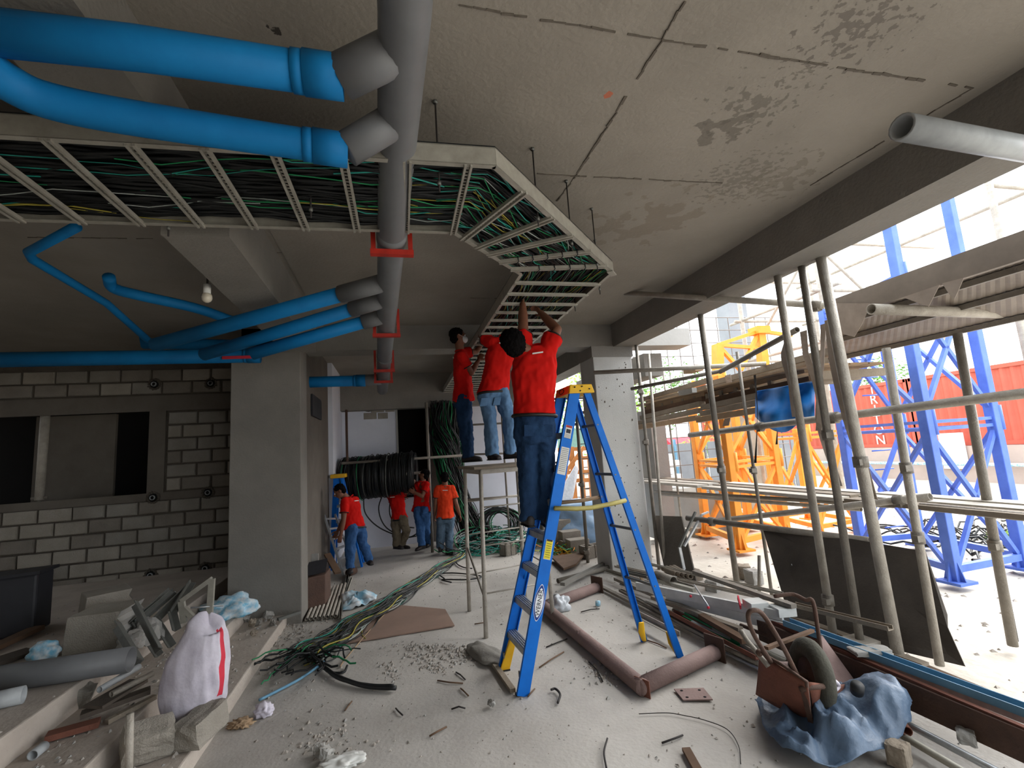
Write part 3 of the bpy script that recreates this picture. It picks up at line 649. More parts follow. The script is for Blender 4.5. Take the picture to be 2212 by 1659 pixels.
person('worker in red shirt and pale blue jeans stooping on the metal trestle', dict(
    head=PZ(1102, 718, 5.62), shL=PZ(1062, 742, y0-.02), shR=PZ(1112, 740, y0), elL=PZ(1040, 726, y0+.14), elR=PZ(1130, 724, y0+.12), haL=PZ(1056, 704, y0+.3), haR=PZ(1120, 703, y0+.3),
    hipL=PZ(1050, 846, y0-.02), hipR=PZ(1080, 844, y0), knL=PZ(1059, 912, y0-.04), knR=PZ(1100, 905, y0-.02), anL=PZ(1063, 980, y0-.1), anR=PZ(1102, 977, y0)),
    trousers='jeans_light', vox=.0062, face=(.3, 1, .2), fwd=(.2, 1, 0), shoe_dir=[(.3, -1, 0), (.9, -.5, 0)], build=1.08, pockets=True)
y0 = 5.95
person('masked worker in red shirt and blue jeans on the trestle, turned to the tray', dict(
    head=PZ(990, 727, y0), shL=PZ(994, 764, y0+.16), shR=PZ(996, 770, y0-.15), elL=PZ(1028, 760, y0+.25), elR=PZ(1018, 806, y0-.1), haL=PZ(1040, 745, y0+.2), haR=PZ(1034, 778, y0-.02),
    hipL=PZ(1000, 862, y0+.08), hipR=PZ(1000, 864, y0-.08), knL=PZ(1008, 925, y0+.08), knR=PZ(1006, 928, y0-.06), anL=PZ(1012, 984, y0+.1), anR=PZ(1012, 985, y0-.06)),
    trousers='jeans_dark', vox=.0062, face=(1, .0, .12), fwd=(1, 0, 0), mask=True, shoe_dir=[(1, -.2, 0), (1, -.35, 0)], hair_r=1.03, build=.93)
y0 = 8.75
person('worker in red shirt bending to the left beside the leaning aluminium ladder', dict(
    head=PZ(733, 1061, y0-.1), shL=PZ(745, 1082, y0-.12), shR=PZ(768, 1080, y0+.1), elL=PZ(742, 1125, y0-.2), elR=PZ(744, 1118, y0+.1), haL=PZ(736, 1155, y0-.2), haR=PZ(730, 1146, y0+.05),
    hipL=PZ(760, 1140, y0-.05), hipR=PZ(776, 1139, y0+.08), knL=PZ(757, 1180, y0-.1), knR=PZ(785, 1176, y0+.12), anL=PZ(756, 1225, y0-.12), anR=PZ(797, 1208, y0+.18)),
    trousers='jeans_mid', face=(-.6, -.1, -.7), fwd=(-1, .1, -.2), shoe_dir=[(.1, -1, 0), (.3, -1, 0)], build=.95, up_=(-.55, 0, .8))
y0 = 9.95
person('worker in red shirt and khaki trousers half hidden by the cable coil', dict(
    head=PZ(857, 1048, y0), shL=PZ(843, 1070, y0+.1), shR=PZ(866, 1068, y0-.05), elL=PZ(850, 1090, y0+.3), elR=PZ(882, 1062, y0-.1), haL=PZ(866, 1080, y0+.3), haR=PZ(890, 1048, y0-.05),
    hipL=PZ(856, 1120, y0+.05), hipR=PZ(868, 1119, y0-.05), knL=PZ(856, 1150, y0+.05), knR=PZ(878, 1147, y0), anL=PZ(857, 1177, y0+.05), anR=PZ(868, 1177, y0+.1)),
    trousers='trousers_khaki', face=(.6, .6, .1), fwd=(.7, .6, 0), build=.88, shoe_dir=[(.6, -.6, 0), (.8, -.4, 0)])
y0 = 9.75
person('worker in red shirt and bright blue jeans reaching into the coil end', dict(
    head=PZ(916, 1025, y0), shL=PZ(902, 1046, y0+.1), shR=PZ(922, 1046, y0-.08), elL=PZ(896, 1066, y0+.1), elR=PZ(912, 1072, y0-.15), haL=PZ(886, 1058, y0+.1), haR=PZ(896, 1064, y0-.12),
    hipL=PZ(904, 1103, y0+.05), hipR=PZ(918, 1103, y0-.04), knL=PZ(908, 1142, y0), knR=PZ(920, 1138, y0+.1), anL=PZ(911, 1178, y0-.1), anR=PZ(926, 1172, y0+.3)),
    trousers='jeans_mid', face=(-.9, .4, .0), fwd=(-.9, .4, 0), build=.88, shoe_dir=[(-.6, -.6, 0), (-.4, -.8, 0)])
y0 = 9.55
person('worker in orange shirt seen from behind with arms hanging down', dict(
    head=PZ(961, 1032, y0), shL=PZ(946, 1055, y0), shR=PZ(976, 1055, y0), elL=PZ(941, 1088, y0+.02), elR=PZ(986, 1090, y0), haL=PZ(939, 1112, y0+.1), haR=PZ(993, 1112, y0+.06),
    hipL=PZ(954, 1117, y0), hipR=PZ(971, 1117, y0), knL=PZ(952, 1150, y0), knR=PZ(971, 1150, y0), anL=PZ(951, 1182, y0+.02), anR=PZ(970, 1187, y0-.05)),
    shirt='shirt_orange', trousers='trousers_grey', face=(.1, 1, 0), fwd=(0.05, 1, 0), build=.95, shoe_dir=[(.2, 1, 0), (.7, .6, 0)])
# ------------------------------------------------------------------ blue stepladder
nb_, nt2 = oz(1130, 1505, 0), oy(1243, 842, 4.0)       # near climbing rail
fb_, ft_ = oz(1087, 1444, 0), oy(1213, 848, 4.34)
rb_, rt_ = oz(1471, 1420, 0), oy(1268, 846, 4.02)
sb_, st_ = oz(1390, 1384, 0), oy(1238, 850, 4.30)
lad = thing('stepladder', 'blue fibreglass stepladder with yellow cap and feet at centre', 'ladder', ((nb_.x+rb_.x)/2, 4.15, 0))
def rail(a, b, wd, dp, side):
    mb = MB(); d = (b-a).normalized(); y_ = Vector((0, 1, 0)); x = d.cross(y_).normalized()
    t_ = .008
    pts = [(-wd/2, 0), (wd/2, 0), (wd/2, dp), (wd/2-t_, dp), (wd/2-t_, t_), (-wd/2+t_, t_), (-wd/2+t_, dp), (-wd/2, dp)]
    mb.profile(a, b, [(p, q*side) for p, q in pts], (0, 1, 0)); o = obj('rail', mb, 'ladder_blue', lad); return x
xr = rail(nb_, nt2, .098, .035, 1); rail(fb_, ft_, .098, .035, -1); rail(rb_, rt_, .06, .03, 1); rail(sb_, st_, .06, .03, -1)
# top cap
c0 = (nt2+ft_+rt_+st_)/4
mb = MB(); x0, x1 = nt2.x-.075, rt_.x+.055; y0_, y1_ = nt2.y-.03, ft_.y+.03; z0, z1 = c0.z-.035, c0.z+.045
mb.hexa([(x0, y0_, z0), (x1, y0_, z0), (x1, y1_, z0), (x0, y1_, z0), (x0+.02, y0_+.01, z1), (x1-.02, y0_+.01, z1), (x1-.02, y1_-.01, z1), (x0+.02, y1_-.01, z1)])
cap = obj('top_cap', mb, 'ladder_yellow', lad, bevel=.006)
obj('cap_front', MB().hexa([(x0-.004, y0_+.02, z0), (x0+.004, y0_+.02, z0), (x0+.004, y1_-.02, z0), (x0-.004, y1_-.02, z0), (x0+.014, y0_+.03, z1-.004), (x0+.022, y0_+.03, z1-.004), (x0+.022, y1_-.03, z1-.004), (x0+.014, y1_-.03, z1-.004)]), 'ladder_orange', cap, label='orange front face of the cap')
cy_ = (y0_+y1_)/2
obj('cap_emblem', MB().tube([(x0+.001, cy_+.06*cos(a)*1.1, (z0+z1)/2+.022*sin(a)) for a in [2*pi*k/20 for k in range(21)]], .004, 5, caps=False), 'rust_dark', cap)
for dx, dz in ((.06, .02), (.13, .025), (.11, -.015), (.2, .0)): obj('rivet', MB().tube([(x0+dx, y0_+.006, c0.z+dz), (x0+dx, y0_-.003, c0.z+dz)], .007, 8), 'print_dark', cap)
def rz(a, b, z): return lerp(a, b, (z-a.z)/(b.z-a.z))
H_ = nt2.z
for i in range(7):
    z = .285*(i+1)+.02; a = rz(nb_, nt2, z); b = rz(fb_, ft_, z)
    st = MB(); st.beam(a+Vector((.0, .01, 0)), b-Vector((0, .01, 0)), .085, .018)
    for q in (-.03, -.01, .01, .03): st.beam(a+Vector((q, .012, .011)), b+Vector((q, -.012, .011)), .008, .006)
    st.beam(a+Vector((-.04, .01, -.02)), b+Vector((-.04, -.01, -.02)), .006, .045)
    obj('step', st, 'aluminium', lad)
    if i in (0, 2, 4): 
        for e, s in ((a, 1), (b, -1)):
            obj('knee_brace', MB().beam(e+Vector((-.02, s*.005, -.14)), lerp(a, b, .25 if s > 0 else .75)+Vector((-.02, 0, -.01)), .02, .004), 'ladder_blue' if i else 'aluminium', lad)
for z in (.62, 1.12, 1.62, 2.08):
    a = rz(rb_, rt_, z); b = rz(sb_, st_, z); obj('rear_rung', MB().tube([a+Vector((0, .005, 0)), b-Vector((0, .005, 0))], .014, 8).beam(a, b, .03, .012), 'galv_dark', lad)
# tape strips tied across the two sides as spreaders
a = rz(nb_, nt2, 1.36)+Vector((.0, -.045, 0)); b = rz(rb_, rt_, 1.31)+Vector((0, -.04, 0))
p1_ = oy(1197, 1098, a.y); p2_ = oy(1352, 1081, b.y); mid = lerp(p1_, p2_, .5)-Vector((0, 0, .03))
obj('tape_strip', MB().tube([p1_, lerp(p1_, mid, .6)-Vector((0, 0, .006)), mid, lerp(mid, p2_, .5)-Vector((0, 0, .003)), p2_], .02, 4), 'tape_yellow', lad, label='dull yellow strip tied across the ladder sides')
p1_ = oy(1206, 1086, 4.40); p2_ = oy(1300, 1073, 4.36); obj('tape_strip', MB().tube([p1_, lerp(p1_, p2_, .5)-Vector((0, 0, .01)), p2_], .018, 4), 'wood', lad)
# yellow feet
for e0, e1, s in ((nb_, nt2, 1), (fb_, ft_, -1)):
    k = rz(e0, e1, .30); p = e0+Vector((.0, s*.045, .0))
    ft = MB(); w_ = .085
    ft.hexa([p+Vector((-.045, 0, .0)), p+Vector((.045, 0, .0)), p+Vector((.045, s*.012, 0)), p+Vector((-.045, s*.012, 0)), k+Vector((-.03, s*.06, -.02)), k+Vector((.03, s*.06, -.02)), k+Vector((.03, s*.1, -.02)), k+Vector((-.03, s*.1, -.02))])
    f_ = obj('foot', ft, 'ladder_yellow', lad, bevel=.004)
    q = lerp(p, k, .45)+Vector((-.041, s*.035, 0)); obj('foot_hole', MB().cbox(q, (.012, .03, .045)), 'galv_dark', f_)
    obj('tread_pad', MB().box((min(p.x-.05, p.x), p.y-.02, -.002), (p.x+.05, p.y+.02, .012)), 'rubber_black', f_)
for e0, e1, s in ((rb_, rt_, 1), (sb_, st_, -1)):
    k = rz(e0, e1, .2)+Vector((0, s*.07, 0)); p = e0+Vector((-.01, s*.035, .015))
    obj('foot', MB().loft([(p, Vector((.022, 0, 0)), Vector((0, .02, .0))), (lerp(p, k, .5)+Vector((-.012, 0, 0)), Vector((.035, 0, 0)), Vector((0, .012, 0))), (k, Vector((.028, 0, 0)), Vector((0, .012, 0)))]), 'ladder_yellow', lad, bevel=.002)
# labels on the near rail
d = (nt2-nb_).normalized(); sx = d.cross(Vector((0, 1, 0))).normalized(); sx = sx if sx.x > 0 else -sx
nrm = Vector((0, -1, 0)); nrm = sx.cross(d); nrm = nrm if nrm.y < 0 else -nrm
def on_rail(z, off=.0): p = rz(nb_, nt2, z); return p+nrm*(.0012+off)
def patch(zc, w_, h_, m, name, off=0, par=lad):
    c = on_rail(zc, off); return obj(name, MB().cbox(c, (w_, h_, .002), Matrix((sx, d, nrm)).transposed()), m, par)
l1 = patch(1.06, .062, .16, 'label_white', 'caution_label'); patch(1.06, .054, .15, 'label_yellow', 'yellow_field', .0015, l1); patch(1.13, .05, .014, 'print_dark', 'label_heading', .003, l1)
for k in range(7): patch(1.105-k*.017, .04, .003, 'print_dark', 'text_line', .003, l1)
l2 = patch(1.78, .075, .24, 'label_white', 'instruction_label')
for k in range(13): patch(1.88-k*.0155, .06, .004, 'galv_dark', 'text_line', .0015, l2)
l3 = patch(2.03, .06, .115, 'label_white', 'danger_label'); patch(2.075, .055, .02, 'red_steel', 'danger_band', .0015, l3); patch(2.035, .04, .035, 'print_dark', 'falling_figure', .0015, l3)
for k in range(4): patch(2.005-k*.01, .05, .003, 'galv_dark', 'text_line', .0015, l3)
def oval(zc, a, b, m, name, off, par):
    c = on_rail(zc, off); n = 28; P = [c+sx*(a*math.copysign(abs(cos(q))**1.0, cos(q)))*(1-abs(sin(q))**2.2*.35)+d*b*sin(q) for q in [2*pi*k/n for k in range(n)]]
    return obj(name, MB().poly(P, .0012, nrm), m, par)
LZ = .66
lg = oval(LZ, .044, .142, 'logo_white', 'brand_badge', .0, lad); lg2 = oval(LZ, .041, .136, 'print_blue', 'badge_border', .0013, lg); oval(LZ, .034, .112, 'logo_white', 'badge_field', .0026, lg)
text('badge_lettering', 'WERNER', .050, on_rail(LZ, .0045), d, -sx, 'print_dark', lg)
# ------------------------------------------------------------------ metal trestle the two men stand on
TZ2 = 1.70
NL, FLn = oz(1050, 1378, 0), oz(1014, 1320, 0); NR, FR = oz(1196, 1345, 0), oz(1134, 1290, 0)
tNL, tFL, tNR, tFR = oy(1038, 1016, 5.33), oy(1004, 1015, 6.05), oy(1163, 1004, 5.4), oy(1118, 1003, 6.1)
t = thing('trestle', 'rusty tubular trestle platform carrying two workers', 'trestle', ((NL.x+NR.x)/2, 5.6, 0))
for a, b in ((NL, tNL), (FLn, tFL), (NR, tNR), (FR, tFR)): obj('leg', MB().tube([a, b], .024, 10), 'scaffold_pale', t)
zt = max(tNL.z, tFL.z, tNR.z, tFR.z)
fz = lambda p: Vector((p.x, p.y, zt-.03))
for a, b in ((tNL, tFL), (tNR, tFR), (tNL, tNR), (tFL, tFR)): obj('top_rail', MB().beam(fz(a), fz(b), .05, .05), 'scaffold_pale', t)
cs = [fz(tNL)+Vector((-.08, -.06, .03)), fz(tNR)+Vector((.05, -.06, .03)), fz(tFR)+Vector((.05, .06, .03)), fz(tFL)+Vector((-.08, .06, .03))]
obj('deck', MB().poly(cs, .03, (0, 0, 1)), 'wood_grey', t)
for za in (.42, .9, 1.3):
    for a, b, c, d_ in ((NL, tNL, NR, tNR), (FLn, tFL, FR, tFR)):
        obj('rung', MB().tube([rz(a, b, za), rz(c, d_, za)], .009, 6), 'scaffold_pale', t)
obj('brace', MB().tube([rz(NL, tNL, .38), rz(FLn, tFL, .75)], .014, 6), 'scaffold_steel', t)
for za in (.6, 1.15): obj('rung', MB().tube([rz(NR, tNR, za), rz(FR, tFR, za)], .009, 6), 'scaffold_pale', t)
# ------------------------------------------------------------------ cable coil, drop and floor cables
p0 = oy(748, 1035, 10.25); p1 = oy(892, 1022, 10.0); dirr = (p1-p0); dirr.z = 0
cg = thing('cable_reel', 'big horizontal roll of black cable coils held off the floor', 'cable coil', ((p0.x+p1.x)/2, 10.1, 0))
NC = 11
for i in range(NC):
    c = lerp(p0, p1, i/(NC-1)); ax = dirr.normalized(); u = Vector((0, 0, 1)); v_ = ax.cross(u); mb = MB(); rr = random.Random(40+i)
    for k in range(17):
        r_ = .40+rr.uniform(-.05, .04); o_ = rr.uniform(-.065, .065); P = []; ph = rr.uniform(0, 6)
        for q in range(37):
            a = 2*pi*q/36; R_ = r_+.012*sin(3*a+ph); P.append(c+ax*(o_+.015*sin(a+ph))+u*R_*cos(a)+v_*R_*sin(a))
        mb.tube(P, rr.uniform(.006, .011), 5, rr.choice([0]*14+[1, 3]) if k > 3 else 0, False)
    mb.tube([c+ax*.0+(u*cos(a)+v_*sin(a))*.37 for a in [2*pi*q/36 for q in range(37)]], .06, 6, 0, False)
    obj('cable_coil', mb, ['cable_black', 'cable_green', 'cable_teal', 'galv_dark'], cg)['kind'] = 'stuff'
ra, rb = p0-dirr*.25, p1+dirr*.22
obj('axle_pipe', MB().tube([ra, rb], .028, 10), 'scaffold_steel', cg)
for i, (u, v, ub) in enumerate([(748, 885, 745)]):
    a = oy(u, v, 9.95); t = thing('scaffold_pole', 'thin upright pole in front of the white back wall left side', 'pole', (a.x, a.y, 0)); obj('tube', MB().tube([(a.x, a.y, 0), (a.x, a.y, a.z)], .024, 8), 'rust_dark', t)
a = oy(921, 880, 9.9); t = thing('scaffold_pole', 'upright pole between the dark opening and the hanging cables', 'pole', (a.x, a.y, 0)); obj('tube', MB().tube([(a.x, a.y, 0), (a.x, a.y, 3.0)], .03, 8), 'scaffold_steel', t)
a = oy(738, 1001, 9.85); b = oy(998, 984, 9.85); t = thing('scaffold_pole', 'level pole running in front of the coil and hanging cables', 'pole', a); obj('tube', MB().tube([a, b], .026, 8), 'scaffold_steel', t)
def bundle(mb, path, n, rad, r, seed, cols=(0, 0, 0, 0, 1, 2, 3, 4), wob=.03, nz=None, flat=1.0):
    rr = random.Random(seed); path = catmull(path, 6); N = len(path)
    for i in range(n):
        a = rr.uniform(0, 6.3); q = rr.uniform(0, 1)**.5; ph = [rr.uniform(0, 6.3) for _ in range(4)]; P = []
        for k, p in enumerate(path):
            R_ = rad(k/(N-1)) if callable(rad) else rad
            t_ = (path[min(k+1, N-1)]-path[max(k-1, 0)]).normalized(); s_ = t_.cross(Vector((0, 0, 1))); s_ = Vector((1, 0, 0)) if s_.length < .1 else s_.normalized(); w_ = s_.cross(t_)
            o = s_*(R_*q*cos(a)+wob*sin(k*.7+ph[0]))+w_*(R_*q*sin(a)*flat+wob*.5*flat*sin(k*.9+ph[1])); pp = p+o
            if nz is not None: pp.z = max(pp.z, nz+r)
            P.append(pp)
        mb.tube(P, r*rr.uniform(.6, 1.3), 5, rr.choice(cols), False)
CM = ['cable_black', 'cable_green', 'cable_teal', 'cable_yellow', 'cable_white']
mb = MB()
bundle(mb, [oy(965, 872, 10.8), oy(962, 950, 10.7), oy(975, 1030, 10.6), oy(1000, 1090, 10.5), oy(1035, 1160, 10.3)], 170, lambda t_: .38-.22*t_, .012, 5, (0, 0, 0, 0, 0, 1), .05)
bundle(mb, [oy(1000, 875, 10.8), oy(985, 960, 10.75), oy(985, 1060, 10.6), oy(1010, 1150, 10.4)], 40, .2, .011, 6, (0, 0, 0, 0, 1), .05)
obj('hanging_cables', mb, CM, label='curtain of dark cables hanging from the tray end to the floor', cat='cable', kind='stuff')
# heap of cable loops under them
mb = MB(); rr = random.Random(9); c0_ = oz(1062, 1180, 0)
for i in range(150):
    cx_ = c0_.x+rr.uniform(-.45, .45); cyy = 9.6+rr.uniform(-.35, .5); R_ = rr.uniform(.2, .48); tl = rr.uniform(-.6, .6); tw = rr.uniform(-.5, .9); z = rr.uniform(.02, .28); P = []
    top = i < 70
    if top: cx_ = c0_.x+.2+rr.uniform(-.1, .15); cyy = 9.9+rr.uniform(-.1, .1); tl = 1.0+rr.uniform(-.2, .15); tw = rr.uniform(-.15, .15); z = .42; R_ = rr.uniform(.3, .42)
    a0 = rr.uniform(0, 6); a1 = a0+rr.uniform(3, 6.3)
    for k in range(19):
        a = a0+(a1-a0)*k/18; x = R_*cos(a); y = R_*sin(a)*.9; P.append(Vector((cx_+x, cyy+y*cos(tl), max(.01, z+y*sin(tl)+x*sin(tw)*.4))))
    mb.tube(P, rr.uniform(.006, .011), 5, rr.choice((0, 0, 0, 1, 2, 2, 4) if not top else (0, 0, 0, 0, 0, 1)), False)
for i in range(60):
    p = Vector((c0_.x+rr.uniform(-.7, .5), 9.1+rr.uniform(-.1, .5), .02)); a = rr.uniform(0, 6.3); P = [p]
    for k in range(7):
        a += rr.uniform(-.7, .7); p = p+Vector((cos(a)*.1, sin(a)*.06, rr.uniform(-.05, .06))); p.z = max(.012, p.z); P.append(p)
    mb.tube(P, rr.uniform(.006, .011), 5, rr.choice((0, 1, 2, 4, 4)), False)
obj('cable_heap', mb, CM, label='tangled heap of green, black and white cable loops on the floor', cat='cable', kind='stuff')
# bundle laid along the floor
fl = [oz(1000, 1196, .06), oz(960, 1222, .04), oz(900, 1262, .04), oz(845, 1300, .04), oz(780, 1340, .05), oz(715, 1385, .06), oz(655, 1420, .08)]
mb = MB(); bundle(mb, fl, 60, lambda t_: .08+.17*t_, .0062, 21, (0, 0, 0, 0, 4, 4, 4, 2, 1, 3), .045, 0.0, .35)
e_ = oz(660, 1420, .08)
for i in range(26):
    P = [e_+Vector((rr.uniform(-.15, .2), rr.uniform(-.1, .25), .03))]; a = rr.uniform(-2.6, -.6)
    for k in range(7): a += rr.uniform(-.5, .5); P.append(P[-1]+Vector((cos(a)*.06, sin(a)*.06, rr.uniform(-.03, .03)))); P[-1].z = max(.01, P[-1].z)
    mb.tube(P, rr.uniform(.005, .011), 5, rr.choice((0, 0, 0, 0, 0, 0, 4, 1)), False)
obj('floor_cables', mb, CM, label='loose bundle of green, white and black cables trailing across the floor', cat='cable', kind='stuff')
def cable(pts, r, m, lab, z=.012):
    P = catmull([oz(u, v, z+r) for u, v in pts], 6); t = obj('cable', MB().tube(P, r, 8), m, label=lab, cat='cable'); return t
cable([(668, 1395), (680, 1425), (705, 1445), (730, 1462), (790, 1482), (855, 1486)], .019, 'cable_black', 'thick black cable end curling on the floor below the bundle')
cable([(676, 1402), (700, 1440), (735, 1467), (800, 1480), (850, 1481)], .014, 'cable_black', 'thinner black cable beside the thick curled end')
cable([(706, 1388), (702, 1440), (715, 1452), (742, 1452), (750, 1438)], .011, 'cable_black', 'short black cable hook rising beside the bundle end')
cable([(700, 1430), (650, 1465), (600, 1492), (560, 1512)], .012, 'blue_channel', 'dull blue hose leading from the bundle to the step edge')
cable([(835, 1322), (800, 1360), (770, 1395), (745, 1425), (735, 1440)], .006, 'wood', 'thin tan cord lying over the plywood board')
cable([(805, 1330), (785, 1350), (782, 1370), (790, 1380)], .006, 'cable_yellow', 'thin yellow cord loop on the plywood board')
cable([(975, 1190), (985, 1215), (1000, 1225), (1020, 1228)], .01, 'cable_black', 'black cable hook at the head of the floor bundle')
cable([(960, 1250), (950, 1240), (985, 1238), (1040, 1245), (1010, 1252), (955, 1252), (975, 1258)], .01, 'cable_black', 'flat loop of dark cable by the trestle legs')
for i, (q, lab) in enumerate([([(830, 1060), (818, 1100), (835, 1140), (880, 1160), (905, 1150)], 'outermost black cable drooping below the coil'), ([(845, 1065), (842, 1110), (860, 1135), (895, 1140)], 'inner black cable drooping below the coil'), ([(785, 1075), (790, 1110), (820, 1140), (870, 1160), (900, 1158)], 'long black cable swagging from the coil to the left')]):
    obj('cable', MB().tube(catmull([oy(u, v, 10.2) for u, v in q], 6), .014, 6), 'cable_black', label=lab, cat='cable')
# scaffolding frame behind the trestle and against the white wall
for i, (u, v0, v1, y, lab) in enumerate([(1082, 870, 1190, 9.3, 'thin upright pole seen behind the trestle legs'), (1110, 940, 1060, 10.6, 'upright pole far behind the pale jeans')]):
    a = oy(u, v0, y); t = thing('scaffold_pole', lab, 'pole', (a.x, a.y, 0)); obj('tube', MB().tube([(a.x, a.y, 0), a], .02, 8), 'scaffold_steel', t)
for i, (u, v, u2, v2, y, lab) in enumerate([(1012, 918, 1128, 912, 9.4, 'upper level bar of the scaffold behind the workers'), (1012, 982, 1128, 978, 9.4, 'lower level bar of the scaffold behind the workers'), (1008, 1080, 1125, 1070, 9.3, 'level bar just above the cable heap')]):
    a = oy(u, v, y); b = oy(u2, v2, y); t = thing('scaffold_pole', lab, 'pole', a); obj('tube', MB().tube([a, b], .02, 8), 'scaffold_steel', t)
# aluminium ladder leaning at the back left + blue ladder behind the bending man
a0, a1 = oz(741, 1240, 0), oy(706, 1112, 8.9); b0 = oz(757, 1232, 0); b1 = oy(722, 1108, 8.95)
t = thing('leaning_ladder', 'narrow aluminium ladder section leaning at the foot of the inner wall', 'ladder', a0)
off = Vector((.0, .42, 0)); 
A0, A1, B0, B1 = oz(742, 1242, 0), oy(700, 1112, 8.95), oz(752, 1225, 0)+Vector((.1, 0, 0)), oy(724, 1112, 9.05)
for a, b in ((A0, A1), (B0, B1)): obj('rail', MB().beam(a, b, .03, .07, (0, 1, 0)), 'aluminium', t)
for k in range(6): obj('rung', MB().beam(lerp(A0, A1, .08+.17*k), lerp(B0, B1, .08+.17*k), .05, .03), 'aluminium', t)
t = thing('stepladder', 'distant blue stepladder with yellow cap behind the bending worker', 'ladder', (-.9, 9.5, 0))
q = oy(730, 1030, 9.45); zc = q.z
for dx, dy, sx_ in ((-.12, -.1, 1), (-.12, .3, 1), (.4, -.1, 1), (.4, .3, 1)): obj('rail', MB().beam((q.x+dx, q.y+dy, 0), (q.x+(.06 if dx > 0 else -.03), q.y+dy*.7, zc), .08, .03), 'ladder_blue', t)
obj('top_cap', MB().box((q.x-.12, q.y-.12, zc-.02), (q.x+.14, q.y+.26, zc+.05)), 'ladder_yellow', t, bevel=.008)
for k in range(1, 7): obj('step', MB().box((q.x-.12+.02*k, q.y-.08, .27*k), (q.x-.04+.02*k, q.y+.26, .27*k+.03)), 'aluminium', t)
# ------------------------------------------------------------------ loose things on the left steps
L1, L2, L3 = .12, .27, .45
def crumple(name, c, size, m, lab, cat, seed=0, amp=.25, fs=2.2, sub=4, rot=0, flat=True, kindm=None, sharp=.35):
    bm = bmesh.new(); bmesh.ops.create_icosphere(bm, subdivisions=sub, radius=1)
    R_ = Matrix.Rotation(rot, 3, 'Z')
    for v in bm.verts:
        p = v.co.copy(); n = noise.noise(p*fs+Vector((seed, 0, 0))); n2 = abs(noise.noise(p*fs*2.3+Vector((0, seed, 0))))
        q = p*(1+amp*n*1.3-amp*n2*sharp)
        q = Vector((q.x*size[0], q.y*size[1], q.z*size[2])); q = R_@q
        if flat: q.z = max(q.z, -size[2]*.55)
        v.co = q
    mb = MB(); mb.add([v.co+Vector(c)+Vector((0, 0, size[2]*.55)) for v in bm.verts], [[v.index for v in f.verts] for f in bm.faces], 0, sub > 3)
    bm.free(); return obj(name, mb, m, label=lab, cat=cat)
def chunk(name, c, size, m, lab, cat, rot=(0, 0, 0), seed=0, sub=3, amp=.014, parent=None, group=None):
    """broken concrete piece: box with knocked edges"""
    from mathutils import Euler
    bm = bmesh.new(); bmesh.ops.create_cube(bm, size=1); bmesh.ops.subdivide_edges(bm, edges=bm.edges, cuts=5, use_grid_fill=True)
    R_ = Euler(rot).to_matrix()
    for v in bm.verts:
        p = v.co; e = sorted([abs(p.x), abs(p.y), abs(p.z)]); edge = e[1] > .49
        k = 1-(.06+.05*noise.noise(p*6+Vector((seed, 0, 0)))) if edge else 1
        n = noise.noise_vector(p*3+Vector((seed, 1, 2)))*amp
        v.co = R_@Vector((p.x*k*size[0], p.y*k*size[1], p.z*k*size[2]))+n
    zl = min(v.co.z for v in bm.verts)
    mb = MB(); mb.add([v.co+Vector(c)-Vector((0, 0, zl)) for v in bm.verts], [[v.index for v in f.verts] for f in bm.faces])
    bm.free(); return obj(name, mb, m, parent, label=lab, cat=cat, group=group)
# big beige stepped blocks (broken precast pieces) on the landing
def jag_block(u0, v0, u1, v1, ztop, zb, dep, lab, seed):
    """block whose right end is ragged; pixel corners of the front bottom edge"""
    a = oz(u0, v0, zb); b = oz(u1, v1, zb); d = (b-a); L = d.length; d.normalize(); n = Vector((-d.y, d.x, 0)); r = random.Random(seed)
    t = thing('concrete_block', lab, 'block', (a+b)/2)
    mb = MB(); H_ = ztop-zb
    prof = [(0, 0), (0, H_)]
    ys = [H_, H_*.82, H_*.7, H_*.52, H_*.38, H_*.2, 0]; xs = [L, L*.93, L*1.0, L*.92, L*.99, L*.93, L*.97]
    prof = [(0, 0), (L*.02, H_*.5), (L*.06, H_)]+list(zip(xs, ys))
    f0 = [a+d*x+Vector((0, 0, z)) for x, z in prof]; mb.poly(f0, dep, n); obj('body', mb, 'block_c', t, bevel=.006)
    mb = MB()
    for (x, z), (x2, z2) in zip(list(zip(xs, ys)), list(zip(xs, ys))[1:]):
        p = a+d*(x+.001)+Vector((0, 0, z)); q = a+d*(x2+.001)+Vector((0, 0, z2)); mb.add([p, q, q+n*dep, p+n*dep], [(0, 1, 2, 3)])
    obj('broken_end', mb, 'concrete_light', t, label='pale freshly broken end')
    return t
jag_block(176, 1372, 284, 1345, L3+.33, L3, .35, 'upper pale concrete block with a ragged end by the block wall', 1)
jag_block(132, 1418, 258, 1400, L3+.30, L3, .4, 'lower pale concrete block with a ragged end in front of the first', 2)
# grey pvc pipe across the landing, light stub
a = oz(-60, 1476, L3+.09); b = oz(283, 1424, L3+.09)
t = thing('grey_pipe', 'thick dark grey plastic pipe lying across the top landing', 'pipe', a); obj('tube', MB().hollow(a, b, .088, .08, 20), 'grey_pvc', t)
obj('bore', MB().tube([a, b-(b-a).normalized()*.12], .079, 20), 'hole_shade', t)  # black plug paints the shade inside the pipe
a = oz(-60, 1525, L3+.055); b = oz(52, 1500, L3+.055)
t = thing('pipe_offcut', 'short light grey pipe offcut in front of the thick grey pipe', 'pipe', a); obj('tube', MB().hollow(a, b, .055, .05, 18), 'pvc_grey_light', t)
